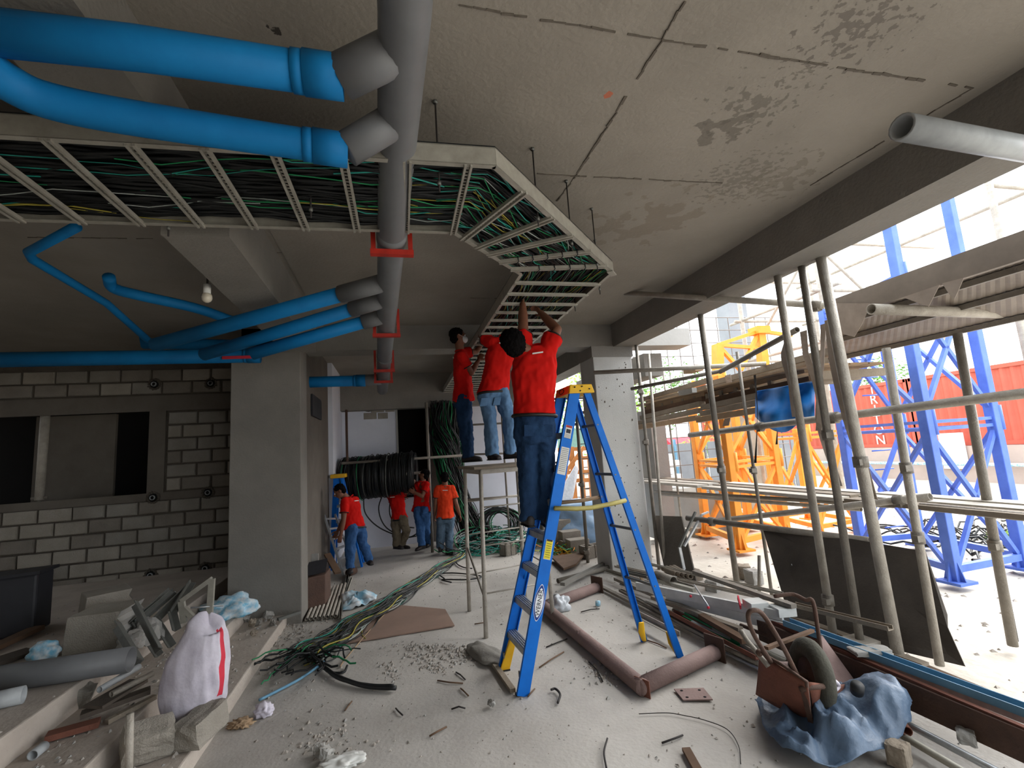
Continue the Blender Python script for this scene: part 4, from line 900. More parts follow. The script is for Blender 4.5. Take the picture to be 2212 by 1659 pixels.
# black box and tan board
a = oz(-60, 1395, L3); b = oz(72, 1370, L3); mb = MB()
t = thing('black_crate', 'dark plastic water tank like box standing by the block wall', 'crate', (a+b)/2)
mb.hexa([a, b, b+Vector((-.03, .3, 0)), a+Vector((-.03, .3, 0)), a+Vector((0, 0, .56)), b+Vector((0, 0, .56)), b+Vector((-.03, .3, .56)), a+Vector((-.03, .3, .56))]); obj('body', mb, 'black_box', t, bevel=.02)
obj('lid', MB().hexa([p+Vector((x, y, .56)) for p, x, y in ((a, -.02, -.02), (b, .03, -.02), (b, -.0, .32), (a, -.05, .32))]+[p+Vector((x, y, .59)) for p, x, y in ((a, -.02, -.02), (b, .03, -.02), (b, -.0, .32), (a, -.05, .32))]), 'black_box', t)
obj('plank', MB().beam(oz(-40, 1412, L3+.03), oz(82, 1356, L3+.05), .12, .04), 'wood_dark', label='brown plank lying in front of the dark box', cat='plank')
obj('plank', MB().beam(oz(-40, 1440, L3+.02), oz(70, 1405, L3+.02), .2, .03), 'ply_dark', label='flat dark board beneath the blue and white bag', cat='plank')
crumple('plastic_bag', oz(93, 1424, L3), (.11, .08, .09), 'bag_blue', 'pale blue and white bag behind the thick grey pipe', 'bag', 3, .25)
crumple('plastic_bag', oz(505, 1330, L2), (.24, .2, .15), 'bag_blue', 'crumpled turquoise and white bag at the left column foot', 'bag', 8, .28, 2.2)
crumple('plastic_bag', oz(470, 1318, L2), (.22, .16, .07), 'bag_blue', 'flattened blue plastic sheet behind the metal frames', 'bag', 12, .28, 2.4)
# welded angle frames stacked on edge
def frame_piece(pts, wd, lab, m='galv_dark', group=None):
    t = thing('angle_frame', lab, 'metal frame', pts[0], group)
    for p, q in zip(pts, pts[1:]): obj('bar', MB().angle(p, q, wd, .008, (0, -1, .3)), m, t)
    return t
yb = 5.0
FR_ = [((255, 1372), (365, 1273), (300, 1400), 5.2, 'leftmost grey angle frame of the stack on the steps'), ((290, 1345), (372, 1276), (340, 1420), 5.25, 'second grey angle frame leaning over the pale blocks'), ((330, 1340), (408, 1262), (368, 1400), 5.3, 'third grey angle frame in the middle of the stack'), ((368, 1325), (411, 1258), (378, 1365), 5.32, 'fourth thin grey angle frame')]
for (p, q, r_, y, lab) in FR_:
    frame_piece([oy(*r_, y-.1), oy(*p, y), oy(*q, y+.25)], .055, lab)
t = thing('angle_frame', 'bright grey triangular frame standing highest beside the white sack', 'metal frame', oy(455, 1335, 5.3))
for p, q in (((392, 1298), (458, 1250)), ((458, 1250), (452, 1340)), ((392, 1298), (398, 1345)), ((395, 1312), (428, 1345))): obj('bar', MB().beam(oy(*p, 5.3), oy(*q, 5.3), .05, .04), 'galv', t)
obj('rod', MB().tube([oy(412, 1313, 5.2), oy(482, 1308, 5.35)], .008, 6), 'aluminium', t)
frame_piece([oy(262, 1345, 4.9), oy(312, 1425, 4.6)], .07, 'wide grey steel strap bending down to the rubble', 'galv_dark')
frame_piece([oy(300, 1300, 5.1), oy(352, 1400, 4.8)], .06, 'second grey steel strap beside the white sack', 'galv_dark')
crumple('concrete_lump', oz(318, 1390, L3-.05), (.12, .1, .14), 'concrete_light', 'pale mortar lump caught between the grey frames', 'rubble', 5, .25, 2, 3)
crumple('concrete_lump', oz(285, 1400, L3), (.1, .1, .09), 'concrete_light', 'small pale lump behind the pipe mouth', 'rubble', 6, .25, 2, 3)
# white woven sack
a = oz(420, 1545, L1+.02); mb = MB()
H_ = .74; R_ = []; rr = random.Random(4)
cz = Vector((-1.49, 4.12, L1))
bm = bmesh.new(); bmesh.ops.create_uvsphere(bm, u_segments=56, v_segments=40, radius=1)
for v in bm.verts:
    p = v.co; zz = (p.z+1)/2; w_ = (.165+.04*sin(pi*min(zz*1.25, 1)))*(1-.25*max(0, zz-.6)/.4); ang = math.atan2(p.y, p.x)
    rad = min(1, (1-p.z**6)**.5) if abs(p.z) < 1 else 0
    f_ = 1+.05*noise.noise(Vector((cos(ang)*2.2, sin(ang)*2.2, zz*3.2)))+.16*(abs(noise.noise(Vector((cos(ang)*3.5+zz*2, sin(ang)*3.5, zz*2+5))))-.2)+.05*noise.noise(Vector((cos(ang)*9, sin(ang)*9, zz*7)))
    x = cos(ang)*w_*rad*f_*1.05; y = sin(ang)*w_*rad*f_*.72
    z = zz*H_*(.97+.1*noise.noise(Vector((x*6, y*6, 1)))) + (.04*sin(ang*2+.5) if zz > .9 else 0)
    v.co = cz+Vector((x+.10*zz**2+.02, y, z))
me_v = [v.co.copy() for v in bm.verts]; me_f = [[v.index for v in f.verts] for f in bm.faces]; mi_ = []
mb.add(me_v, me_f, 0, True)
for i, f in enumerate(bm.faces):
    c = f.calc_center_median()-cz; an = math.atan2(c.y/.72, c.x-.10*(c.z/H_)**2-.02)
    if -.55 < an < -.30 and .25 < c.z/H_ < .86: mb.mi[i] = 1
bm.free(); mb.mi = mb.mi
sack = obj('sack', mb, ['sack_white', 'stripe_red'], label='tall white woven sack with a red stripe leaning on the steps', cat='sack')
# broken block pieces in the foreground
chunk('broken_block', oz(318, 1640, L1), (.27, .2, .17), 'block_c', 'broken concrete slab standing in front of the white sack', 'rubble', (.25, .1, .5), 1)
chunk('broken_block', oz(432, 1600, L1), (.2, .3, .16), 'block_c', 'chipped block half under the white sack corner', 'rubble', (.1, -.1, -.35), 2)
chunk('broken_block', oz(175, 1540, L1+.1), (.1, .14, .17), 'block_grey', 'small upright mortar lump by the upper riser', 'rubble', (.2, .4, .3), 3)
obj('plank', MB().beam(oz(100, 1592, L2+.03), oz(215, 1560, L2+.03), .09, .035), 'rust_red', label='reddish brown board lying on the middle step', cat='plank')
obj('plank', MB().beam(oz(175, 1545, L2+.06), oz(325, 1490, L2+.1), .09, .03), 'ply_dark', label='dark timber offcut below the grey frames', cat='plank')
obj('plank', MB().beam(oz(200, 1528, L2+.1), oz(300, 1470, L2+.12), .16, .02), 'ply_dark', label='thin dark board slanting under the pipe mouth', cat='plank')
obj('plank', MB().beam(oz(230, 1560, L2+.02), oz(335, 1505, L2+.03), .04, .03), 'wood_grey', label='narrow weathered batten on the middle step', cat='plank')
for i, (u, v, u2, v2, r_, z, m, lab) in enumerate([(215, 1490, 300, 1440, .022, .33+.1, 'pvc_grey_light', 'slim grey pipe sloping under the frames'), (240, 1500, 330, 1455, .02, .43, 'scaffold_steel', 'second slim pipe beside the sloping one'), (70, 1632, 95, 1612, .03, L2+.03, 'pvc_grey_light', 'short pale pipe stub on the middle step')]):
    t = thing('scrap_pipe', lab, 'pipe', oz(u, v, z)); obj('tube', MB().hollow(oz(u, v, z), oz(u2, v2, z), r_, r_*.8, 12), m, t)
a = oz(278, 1690, L1); b = oy(281, 1542, a.y); t = thing('stake', 'thin upright steel stake at the front edge of the steps', 'stake', a); obj('tube', MB().tube([a, b], .02, 10), 'scaffold_pale', t)
for i, (u, v, s_) in enumerate([(530, 1345, .05), (545, 1358, .06), (560, 1350, .045), (580, 1340, .06), (548, 1375, .04), (590, 1352, .05)]):
    chunk('rubble_piece', oz(u, v, L1), (s_*1.6, s_, s_), ['concrete_light', 'wood_grey', 'concrete'][i % 3], ['pale chip touching the turquoise bag', 'brown splinter beside the turquoise bag', 'grey lump just right of the turquoise bag', 'pale chip in the middle of the column foot rubble', 'brown chunk lowest in the column foot rubble', 'grey piece nearest the column corner'][i], 'rubble', (rnd.random(), rnd.random(), rnd.random()*3), 20+i, group='rubble at the left column foot')
obj('plank', MB().beam(oz(600, 1338, L1+.05), oz(647, 1322, L1+.05), .05, .03), 'galv_dark', label='grey metal strip lying against the left column corner', cat='metal strip')
# things at the column foot, in front of the inner wall
t = thing('rusty_box', 'rusty dented sheet metal box at the foot of the left column', 'box', oz(690, 1305, 0))
a = oz(655, 1325, 0); b = oz(703, 1312, 0)
mb = MB(); dz = Vector((0, 0, .42)); bk = Vector((.02, .4, 0)); mb.hexa([a, b, b+bk, a+bk, a+dz, b+dz, b+bk+dz, a+bk+dz]); obj('body', mb, 'rust_dark', t, bevel=.01)
obj('hinged_lid', MB().poly([a+dz+Vector((0, .05, .02)), b+dz+Vector((0, .05, .02)), b+dz+Vector((-.02, .42, .12)), a+dz+Vector((0, .42, .12))], .01), 'black_box', t)
for k in range(8):
    a = oz(662+9*k, 1338-k*1.0, .03+.0*k); b = oz(690+8*k, 1275-k*2, .03)
    t = thing('short_tube', ['first', 'second', 'third', 'fourth', 'fifth', 'sixth', 'seventh', 'last'][k]+' pale tube from the left column in the floor row', 'tube', a, 'row of short tubes by the left column'); obj('tube', MB().hollow(a, b, .021, .017, 10), 'scaffold_pale', t)
for i, (u, v, u2, v2, w_, h_, lab, m) in enumerate([(735, 1330, 752, 1240, .04, .03, 'grey steel channel lying toward the leaning ladder', 'galv_dark'), (745, 1290, 760, 1248, .035, .03, 'short channel piece beside the leaning ladder', 'galv'), (735, 1340, 738, 1265, .03, .03, 'narrow steel bar beside the crumpled bag', 'galv')]):
    obj('steel_channel', MB().chan(oz(u, v, .01), oz(u2, v2, .01), w_, h_, .004), m, label=lab, cat='metal channel')
obj('plank', MB().beam(oy(707, 1197, 8.4), oy(730, 1238, 7.9), .1, .03), 'wood_dark', label='brown board leaning behind the aluminium ladder', cat='plank')
for i, (u, v, u2, v2, y, w_, lab) in enumerate([(652, 1215, 675, 1188, 7.7, .3, 'pale board propped behind the left column'), (660, 1235, 688, 1195, 7.5, .22, 'second pale board propped lower behind the left column')]):
    obj('board', MB().poly([oy(u, v+18, y), oy(u2, v+10, y), oy(u2, v2, y+.1), oy(u, v2+4, y+.1)], .02), 'concrete_light', label=lab, cat='board')
t = thing('tin_can', 'rusty round can lying beside the leaning ladder', 'can', oz(757, 1240, .07)); obj('can', MB().hollow(oz(752, 1238, .07), oz(766, 1232, .07), .06, .055, 14), 'rust_dark', t)
# crumpled white sack with blue print
def drape(name, out, c, z0, hz, m, lab, cat, seed=0, rings=12, fold=.02, mats_=None, z_at=None):
    pts = []
    n = len(out)
    P = []; 
    o2 = []
    for i in range(n):
        a, b = Vector(out[i]), Vector(out[(i+1) % n])
        for k in range(6): o2.append(lerp(a, b, k/6))
    V = [Vector((c[0], c[1], z0+hz))]; N = len(o2)
    for r in range(1, rings+1):
        t_ = r/rings
        for i, p in enumerate(o2):
            q = lerp(Vector((c[0], c[1], 0)), Vector((p.x, p.y, 0)), t_*(1+.03*noise.noise(Vector((i*.6, seed, r*.3)))))
            h = hz*(1-t_**1.6)
            f = fold*(noise.noise(Vector((q.x*5, q.y*5, seed)))+.9*(1-2*abs(noise.noise(Vector((q.x*6+q.y*3, q.y*5-q.x*2, seed+4)))))+.25*noise.noise(Vector((q.x*22, q.y*20, 1))))*(1.2 if t_ < .95 else .6)
            z = z0+max(.006, h+f*2)
            if z_at: z = max(z, z_at(q.x, q.y)+.01+f)
            V.append(Vector((q.x, q.y, z)))
    fs = [(0, 1+i, 1+(i+1) % N) for i in range(N)]+[(1+r*N+i, 1+(r+1)*N+i, 1+(r+1)*N+(i+1) % N, 1+r*N+(i+1) % N) for r in range(rings-1) for i in range(N)]
    mb = MB(); mb.add(V, fs, 0, True); o = obj(name, mb, m, label=lab, cat=cat)
    s = o.modifiers.new('t', 'SOLIDIFY'); s.thickness = .004; return o
mat('sack_print', '#d9dadb', .7, col2='#7fb6cf', scale=3.2, mix=.15)
drape('sack_sheet', [oz(*p, 0) for p in ((735, 1288), (760, 1284), (815, 1286), (812, 1300), (795, 1305), (775, 1315), (738, 1322))], oz(772, 1300, 0), .0, .05, 'sack_print', 'crumpled white and pale blue sack flat on the floor', 'sack', 3, 10, .03)
# plywood board
t = obj('plywood_board', MB().poly([oz(*p, .004) for p in ((722, 1396), (982, 1353), (962, 1318), (850, 1308), (800, 1330))], .014, (0, 0, 1)), 'ply_pink', label='pinkish plywood board lying under the cable bundle', cat='board', bevel=.002)
# torn paper by the bottom edge etc.
crumple('plastic_bag', oz(1210, 1318, 0), (.13, .1, .11), 'bag_clear', 'clear knotted plastic bag on the floor by the ladder', 'bag', 21, .3, 2.4)
obj('plastic_cap', MB().tube([oz(1292, 1308, 0), oz(1292, 1308, 0)+Vector((0, 0, .05))], .03, 12), 'bag_blue', label='small turquoise plastic cap inside the pipe frame', cat='cap')  # turquoise plastic cap, modelled as a short closed tube
crumple('wrapper', oz(735, 1655, 0), (.14, .08, .035), 'label_white', 'white torn wrapper at the bottom edge of the floor', 'wrapper', 31, .4, 3)
crumple('wrapper', oz(570, 1545, 0), (.07, .06, .06), 'sack_white', 'crushed yellowish wrapper beside the step edge', 'wrapper', 33, .3, 2.5)
crumple('wrapper', oz(520, 1568, 0), (.08, .06, .03), 'wood', 'crumpled brown paper strip beside the step edge', 'wrapper', 35, .5, 4)
for i, (u, v, s_) in enumerate([(690, 1632, .05), (705, 1645, .06), (1062, 1528, .035)]):
    chunk('rubble_piece', oz(u, v, 0), (s_*1.4, s_, s_), 'concrete_light', ['pale broken chip near the white torn wrapper', 'larger broken chip touching the white torn wrapper', 'single flat stone in the middle of the floor'][i], 'rubble', (.3*i, .2, i), 50+i)
# scattered gravel (could not be counted)
mb = MB(); rr = random.Random(77)
def pebble(p, s):
    q = [Vector((rr.uniform(-1, 1), rr.uniform(-1, 1), rr.uniform(0, 1)))*s for _ in range(2)]
    a = rr.uniform(0, 6.3); base = [p+Vector((cos(a+k*pi/2)*s*rr.uniform(.5, 1.3), sin(a+k*pi/2)*s*rr.uniform(.5, 1.3), 0)) for k in range(4)]
    top = p+Vector((rr.uniform(-.3, .3)*s, rr.uniform(-.3, .3)*s, s*rr.uniform(.4, 1))); mb.add(base+[top, top+Vector((s*.4, .1*s, -.1*s))], [(0, 1, 5, 4), (1, 2, 5), (2, 3, 4, 5), (3, 0, 4), (3, 2, 1, 0)], rr.choice((0, 0, 1)))
for i in range(1500): pebble(Vector((rr.uniform(-1.3, 3.4), rr.uniform(1.8, 9), -.001)), rr.uniform(.003, .012)*(1 if rr.random() < .9 else 2))
for (u, v, du, dv, n) in ((930, 1400, 85, 10, 120), (940, 1420, 90, 22, 160), (840, 1452, 25, 16, 60), (945, 1448, 22, 12, 40), (1000, 1415, 40, 16, 70), (640, 1370, 40, 30, 120), (700, 1335, 60, 12, 70), (1290, 1440, 40, 20, 50), (590, 1400, 30, 60, 160), (700, 1600, 90, 40, 90), (1330, 1470, 60, 15, 40)):
    for i in range(n):
        pebble(oz(u+rr.gauss(0, du*.5), v+rr.gauss(0, dv*.6), 0), rr.uniform(.006, .022))
for (z, n, x0, x1) in ((L1, 160, -1.75, -1.36), (L2, 200, -2.2, -1.8), (L3, 200, -4.5, -2.3)):
    for i in range(n): pebble(Vector((rr.uniform(x0, x1), rr.uniform(2.5, 7), z)), rr.uniform(.005, .025))
obj('gravel', mb, ['stone', 'concrete_light'], label='small stones and mortar crumbs strewn over the floor', cat='rubble', kind='stuff')
# dark mortar mound and splinters around the ladder foot
crumple('mortar_lump', oz(1050, 1420, 0), (.12, .3, .05), 'concrete', 'low mortar spill curving toward the ladder foot', 'mortar', 44, .25, 1.5, 4, .3)
obj('board_splinter', MB().beam(oz(1068, 1435, .02), oz(1108, 1492, .02), .045, .03), 'wood_grey', label='weathered wood splinter touching the ladder foot', cat='splinter')
TW = [((1180, 1398), (1225, 1380), 'thin twig of wire right of the ladder foot'), ((1165, 1442), (1218, 1408), 'longer thin bar right of the ladder foot'), ((1272, 1430), (1302, 1472), 'short black bar in the torn paper patch'), ((945, 1470), (1000, 1476), 'thin black wire on the bare floor'), ((985, 1452), (1005, 1468), 'short bent wire beyond the bare floor wire'), ((928, 1590), (965, 1570), 'dark stick near the bottom of the floor'), ((975, 1532), (1005, 1530), 'short pale stick on the bare floor'), ((1140, 1505), (1155, 1488), 'tiny dark stick beside the blue rail foot'), ((855, 1530), (870, 1545), 'tiny light stick left of the bare floor'), ((1395, 1382), (1440, 1400), 'dark stick behind the rear ladder foot'), ((1255, 1322), (1295, 1315), 'black strap beside the turquoise cap'), ((745, 1535), (760, 1515), 'thin twig on the floor below the thick cable'), ((1430, 1605), (1475, 1588), 'short dark twig in the lower middle floor'), ((1050, 1345), (1025, 1348), 'thin wire by the trestle leg foot'), ((885, 1314), (912, 1312), 'curved wood sliver near the plywood board'), ((995, 1487), (1012, 1503), 'small dark peg on the bare floor')]
for i, (p, q, lab) in enumerate(TW):
    a, b = oz(*p, .008), oz(*q, .008); m_ = lerp(a, b, .5)+Vector((rnd.uniform(-.02, .02), rnd.uniform(-.02, .02), .006))
    obj('stick', MB().tube([a, m_, b], .006, 6), ['wire', 'wood_dark'][i % 2], label=lab, cat='stick')
cable([(1190, 1490), (1200, 1488), (1210, 1500), (1205, 1518)], .009, 'wire', 'curved dark strap on the floor right of the ladder')
cable([(1310, 1659), (1305, 1625), (1312, 1595)], .006, 'wire', 'thin dark wire at the bottom middle of the floor')
cable([(1380, 1542), (1440, 1540), (1475, 1545), (1520, 1555), (1570, 1575), (1595, 1610), (1600, 1650)], .003, 'wire', 'long hair thin wire curving before the tarp')
obj('plank', MB().beam(oz(1482, 1618, .015), oz(1508, 1665, .015), .05, .02), 'wood_dark', label='pointed brown batten at the bottom edge left of the tarp', cat='plank')
# ------------------------------------------------------------------ welded pipe frame on the floor
r_ = .062; A = oz(1385, 1482, r_); B = oz(1545, 1408, r_); C_ = oz(1175, 1310, r_); D_ = oz(1290, 1268, r_)
t = thing('steel_pipework', 'rust stained steel pipe frame with end flanges lying on the floor', 'pipe frame', (A+B)/2)
obj('long_pipe', MB().tube([A+(A-C_).normalized()*.03, C_], r_, 18), 'rust_primer', t); obj('short_pipe', MB().tube([A+(A-B).normalized()*.03, B], r_, 18), 'rust_primer', t); obj('rear_pipe', MB().tube([C_, D_], r_, 18), 'rust_primer', t)
for c, o in ((B, A), (D_, C_)):
    d = (c-o).normalized(); x = d.cross(Vector((0, 0, 1))).normalized(); fl_ = obj('flange', MB().cbox(c+Vector((0, 0, .03)), (.19, .012, .2), Matrix((x, d, Vector((0, 0, 1)))).transposed()), 'rust_dark', t)
q = lerp(A, C_, .5); obj('lug', MB().cbox(q+Vector((-.03, 0, .06)), (.03, .02, .03)), 'rust_primer', t)
obj('weld_plate', MB().cbox(A+Vector((0, -.02, .0)), (.006, .13, .124), Matrix.Rotation(.45, 3, 'Z')), 'rust_red', t)
t = thing('steel_plate', 'small square steel plate with four bolt holes on the floor', 'plate', oz(1500, 1500, 0))
P4 = [oz(*p, .008) for p in ((1456, 1490), (1476, 1514), (1540, 1513), (1520, 1488))]
obj('plate', MB().poly(P4, .008, (0, 0, 1)), 'rust_primer', t)
for a_, b_ in ((.2, .2), (.8, .2), (.2, .8), (.8, .8)):
    q = lerp(lerp(P4[0], P4[3], a_), lerp(P4[1], P4[2], a_), b_); obj('bolt_hole', MB().tube([q+Vector((0, 0, .008)), q+Vector((0, 0, .0095))], .011, 10), 'hole_shade', t)  # black disc on the plate, painted shade of a hole
# ------------------------------------------------------------------ scrap pile along the open edge
def member(name, p, q, z0, z1, sec, sz, m, lab, cat='metal bar', group=None):
    a = oz(p[0], p[1], z0); b = oz(q[0], q[1], z1); mb = MB()
    if sec == 'tube': mb.hollow(a, b, sz, sz*.82, 12)
    elif sec == 'angle': mb.angle(a, b, sz, .007)
    elif sec == 'chan': mb.chan(a, b, sz, sz*.55, .007)
    elif sec == 'box': mb.beam(a, b, sz, sz*.6)
    elif sec == 'wide': mb.beam(a, b, sz, .03)
    elif sec == 'tall': mb.beam(a, b, .03, sz)
    return obj(name, mb, m, label=lab, cat=cat, group=group)
S_ = [('steel_tube', (1430, 1335), (1650, 1440), .05, .05, 'tube', .022, 'scaffold_pale', 'pale tube nearest the rear ladder foot'),
('steel_tube', (1455, 1318), (1700, 1430), .06, .06, 'tube', .024, 'galv', 'silver tube running behind the pipe frame flange'),
('steel_tube', (1560, 1408), (1735, 1490), .03, .03, 'tube', .014, 'aluminium', 'thin bright tube under the wheelbarrow'),
('steel_tube', (1570, 1400), (1740, 1476), .05, .05, 'tube', .014, 'aluminium', 'second thin bright tube under the wheelbarrow'),
('steel_tube', (1575, 1392), (1745, 1462), .07, .07, 'tube', .014, 'aluminium', 'third thin bright tube under the wheelbarrow'),
('steel_bar', (1380, 1330), (1470, 1376), .1, .1, 'angle', .05, 'scaffold_pale', 'pale angle bar passing through the ladder legs'),
('steel_bar', (1300, 1268), (1560, 1400), .04, .05, 'box', .05, 'scaffold_steel', 'grey bar ending at the pipe frame flange'),
('steel_bar', (1340, 1275), (1545, 1385), .08, .08, 'box', .045, 'scaffold_steel', 'second grey bar ending near the flange'),
('steel_bar', (1400, 1275), (1600, 1390), .1, .1, 'angle', .045, 'galv_dark', 'dull grey angle bar above the second grey bar'),
('steel_bar', (1450, 1325), (1640, 1425), .12, .1, 'chan', .07, 'rust_red', 'long red rusty channel through the pile'),
('steel_tube', (1495, 1345), (1650, 1420), .13, .1, 'tube', .022, 'pvc_grey_light', 'pale grey tube over the red rusty channel'),
('steel_bar', (1330, 1250), (1530, 1335), .16, .2, 'box', .06, 'scaffold_steel', 'weathered box bar below the white steel stand'),
('wood_batten', (1410, 1290), (1600, 1360), .18, .2, 'box', .06, 'wood_grey', 'weathered timber batten on the pile'),
('wood_batten', (1515, 1330), (1610, 1385), .2, .18, 'box', .07, 'wood_dark', 'brown timber batten with a cut end beside the wheelbarrow handle'),
('steel_bar', (1310, 1235), (1420, 1270), .1, .1, 'angle', .05, 'galv', 'short silver angle at the pale column foot'),
('steel_bar', (1330, 1225), (1700, 1305), .22, .3, 'chan', .05, 'scaffold_pale', 'long pale channel along the back of the pile'),
('steel_bar', (1400, 1220), (1690, 1285), .3, .34, 'chan', .045, 'galv', 'long silver channel on top of the pile back'),
('steel_bar', (1420, 1250), (1500, 1275), .28, .28, 'angle', .05, 'galv', 'short bright angle on the pile'),
('steel_bar', (1215, 1262), (1330, 1205), .1, .05, 'box', .07, 'concrete', 'mortar caked beam pointing at the column foot'),
('steel_tube', (1205, 1255), (1318, 1225), .05, .05, 'tube', .035, 'scaffold_steel', 'grey tube in front of the mortar caked beam'),
('steel_bar', (1350, 1265), (1480, 1305), .05, .05, 'angle', .04, 'rust_dark', 'dark rusty angle near the ladder leg'),
('wood_batten', (1380, 1240), (1410, 1290), .2, .15, 'box', .03, 'wood', 'short tan batten stuck in the pile'),
('steel_bar', (1700, 1350), (2260, 1560), .30, .28, 'chan', .085, 'blue_channel', 'long blue painted channel along the slab edge'),
('steel_bar', (1680, 1345), (2260, 1572), .24, .24, 'chan', .11, 'aluminium', 'grey channel beside the blue painted channel'),
('steel_bar', (1650, 1345), (2260, 1612), .24, .22, 'tall', .11, 'rust_red', 'long rusty steel beam next to the grey channel'),
('steel_bar', (1640, 1360), (2260, 1632), .18, .18, 'tall', .17, 'rust_dark', 'deep rusty steel beam at the front of the stack'),
('steel_bar', (1800, 1480), (2180, 1680), .08, .08, 'tube', .02, 'aluminium', 'bright tube emerging under the tarp right side'),
('steel_bar', (1790, 1495), (2120, 1690), .06, .06, 'tube', .02, 'galv', 'second bright tube emerging under the tarp'),
('steel_bar', (1850, 1440), (1960, 1580), .1, .1, 'tube', .028, 'rust_red', 'red pipe end poking out beside the tarp'),
('steel_bar', (1500, 1235), (1715, 1310), .42, .42, 'box', .06, 'scaffold_steel', 'dirty grey tube raised above the back of the pile'),
('steel_bar', (1715, 1310), (1925, 1362), .36, .40, 'chan', .06, 'wood_grey', 'mortar covered channel end resting against the shores'),
('wood_batten', (1700, 1330), (2000, 1440), .05, .05, 'box', .08, 'wood_grey', 'timber sleeper under the leaning form sheet'),
('steel_rod', (1340, 1262), (1455, 1300), .12, .14, 'tube', .014, 'aluminium', 'thin shiny rod in front of the ladder rear leg'),
('steel_rod', (1395, 1300), (1520, 1352), .1, .12, 'tube', .015, 'galv', 'thin dull rod between the rear ladder legs'),
('steel_rod', (1420, 1268), (1580, 1318), .2, .24, 'tube', .018, 'scaffold_pale', 'thin pale rod over the white stand'),
('steel_bar', (1480, 1330), (1600, 1395), .14, .12, 'angle', .035, 'cable_green', 'green painted angle bar inside the pile'),
('steel_bar', (1540, 1365), (1640, 1420), .12, .1, 'angle', .04, 'galv', 'silver angle bar above the pipe flange'),
('steel_bar', (1350, 1238), (1460, 1262), .24, .26, 'chan', .06, 'galv_dark', 'grey channel stub at the back of the pile'),
('steel_rod', (1600, 1350), (1720, 1400), .16, .16, 'tube', .016, 'rust_dark', 'rusty rod behind the wheelbarrow handle'),
('wood_batten', (1930, 1420), (2230, 1545), .02, .02, 'box', .1, 'wood_dark', 'dark edge timber between slab and yard')]
for s in S_: member(*s)
chunk('concrete_offcut', oz(1880, 1412, .30), (.26, .12, .03), 'concrete_light', 'flat pale offcut lying on the blue channel', 'block', (0, 0, -.3), 61, amp=.008)
chunk('broken_block', oz(1945, 1655, 0), (.1, .1, .12), 'wood_grey', 'square timber offcut under the tarp edge', 'rubble', (0, 0, .4), 62, amp=.006)
chunk('broken_block', oz(2090, 1600, .08), (.16, .08, .06), 'concrete_light', 'pale stone resting under the rusty beam', 'rubble', (0, 0, .6), 63, amp=.01)
for k in range(4): member('steel_tube', (1432+8*k, 1228-1.0*k), (1462+10*k, 1240+2*k), .3, .3, 'tube', .03, 'wood_grey', ['first', 'second', 'third', 'last'][k]+' dull tube from the left at the pile head', 'tube', 'short tubes at the head of the pile')
t = thing('pipe_offcut', 'short wide pipe offcut lying on top of the pile', 'pipe', oz(1430, 1255, .3)); obj('tube', MB().hollow(oz(1418, 1243, .33), oz(1455, 1256, .33), .055, .047, 16), 'scaffold_steel', t)
# white steel stand (folded frame) on the pile
t = thing('folded_stand', 'white folding steel stand with red bolts lying on the pile', 'stand', oz(1600, 1300, .3))
for (p, q, z0, z1, w_, h_, m) in [((1375, 1265), (1690, 1330), .28, .34, .03, .08, 'white_steel'), ((1440, 1290), (1710, 1360), .22, .26, .03, .08, 'white_steel'), ((1400, 1248), (1500, 1275), .3, .3, .05, .04, 'galv')]:
    obj('arm', MB().beam(oz(*p, z0), oz(*q, z1), w_, h_), m, t)
for (p, z, m) in (((1632, 1306), .38, 'white_steel'), ((1690, 1318), .36, 'white_steel')): obj('end_box', MB().cbox(oz(*p, z), (.16, .16, .07), Matrix.Rotation(-.2, 3, 'Z')), m, t, bevel=.004)
obj('red_edge', MB().beam(oz(1594, 1290, .42), oz(1600, 1312, .36), .012, .05), 'stripe_red', t)
for p in ((1492, 1288), (1530, 1312)): obj('bolt', MB().ball(oz(*p, .34), .014), 'stripe_red', t)
obj('stay_rod', MB().tube([oz(1500, 1264, .4), oz(1530, 1310, .35)], .009, 8), 'aluminium', t)
# ------------------------------------------------------------------ wheelbarrow tipped on the tarp
t = thing('wheelbarrow', 'rusty red wheelbarrow tipped upside down on the blue tarp', 'wheelbarrow', oz(1740, 1560, 0))
def wp(u, v, y): return oy(u, v, y)
# tray shell: bowl lying on its side
a_, b_, c_, d_ = wp(1640, 1408, 2.95), wp(1742, 1472, 2.56), wp(1752, 1562, 2.68), wp(1632, 1500, 3.0)
e_, f_, g_, h_ = wp(1775, 1372, 3.15), wp(1845, 1470, 2.92), wp(1812, 1552, 2.85), wp(1760, 1450, 3.1)
n = 10; V = []
for j in range(n+1):
    for i in range(n+1):
        s, q = i/n, j/n; p = lerp(lerp(a_, b_, s), lerp(d_, c_, s), q); bul = sin(pi*s)*.035+sin(pi*q)*.035
        V.append(p+Vector((-.6, -.8, .1)).normalized()*bul)
fs = [(j*(n+1)+i, j*(n+1)+i+1, (j+1)*(n+1)+i+1, (j+1)*(n+1)+i) for j in range(n) for i in range(n)]
o = obj('tray_side', MB().add(V, fs, 0, True), 'rust_red', t); s = o.modifiers.new('t', 'SOLIDIFY'); s.thickness = .006
V = []
for j in range(n+1):
    for i in range(n+1):
        s, q = i/n, j/n; p = lerp(lerp(a_, b_, s), lerp(e_, f_, s), q); V.append(p+Vector((0, 0, -.12*sin(pi*q)**.7)))
o = obj('tray_bottom', MB().add(V, fs, 0, True), 'rust_primer', t); s = o.modifiers.new('t', 'SOLIDIFY'); s.thickness = .006
V = []
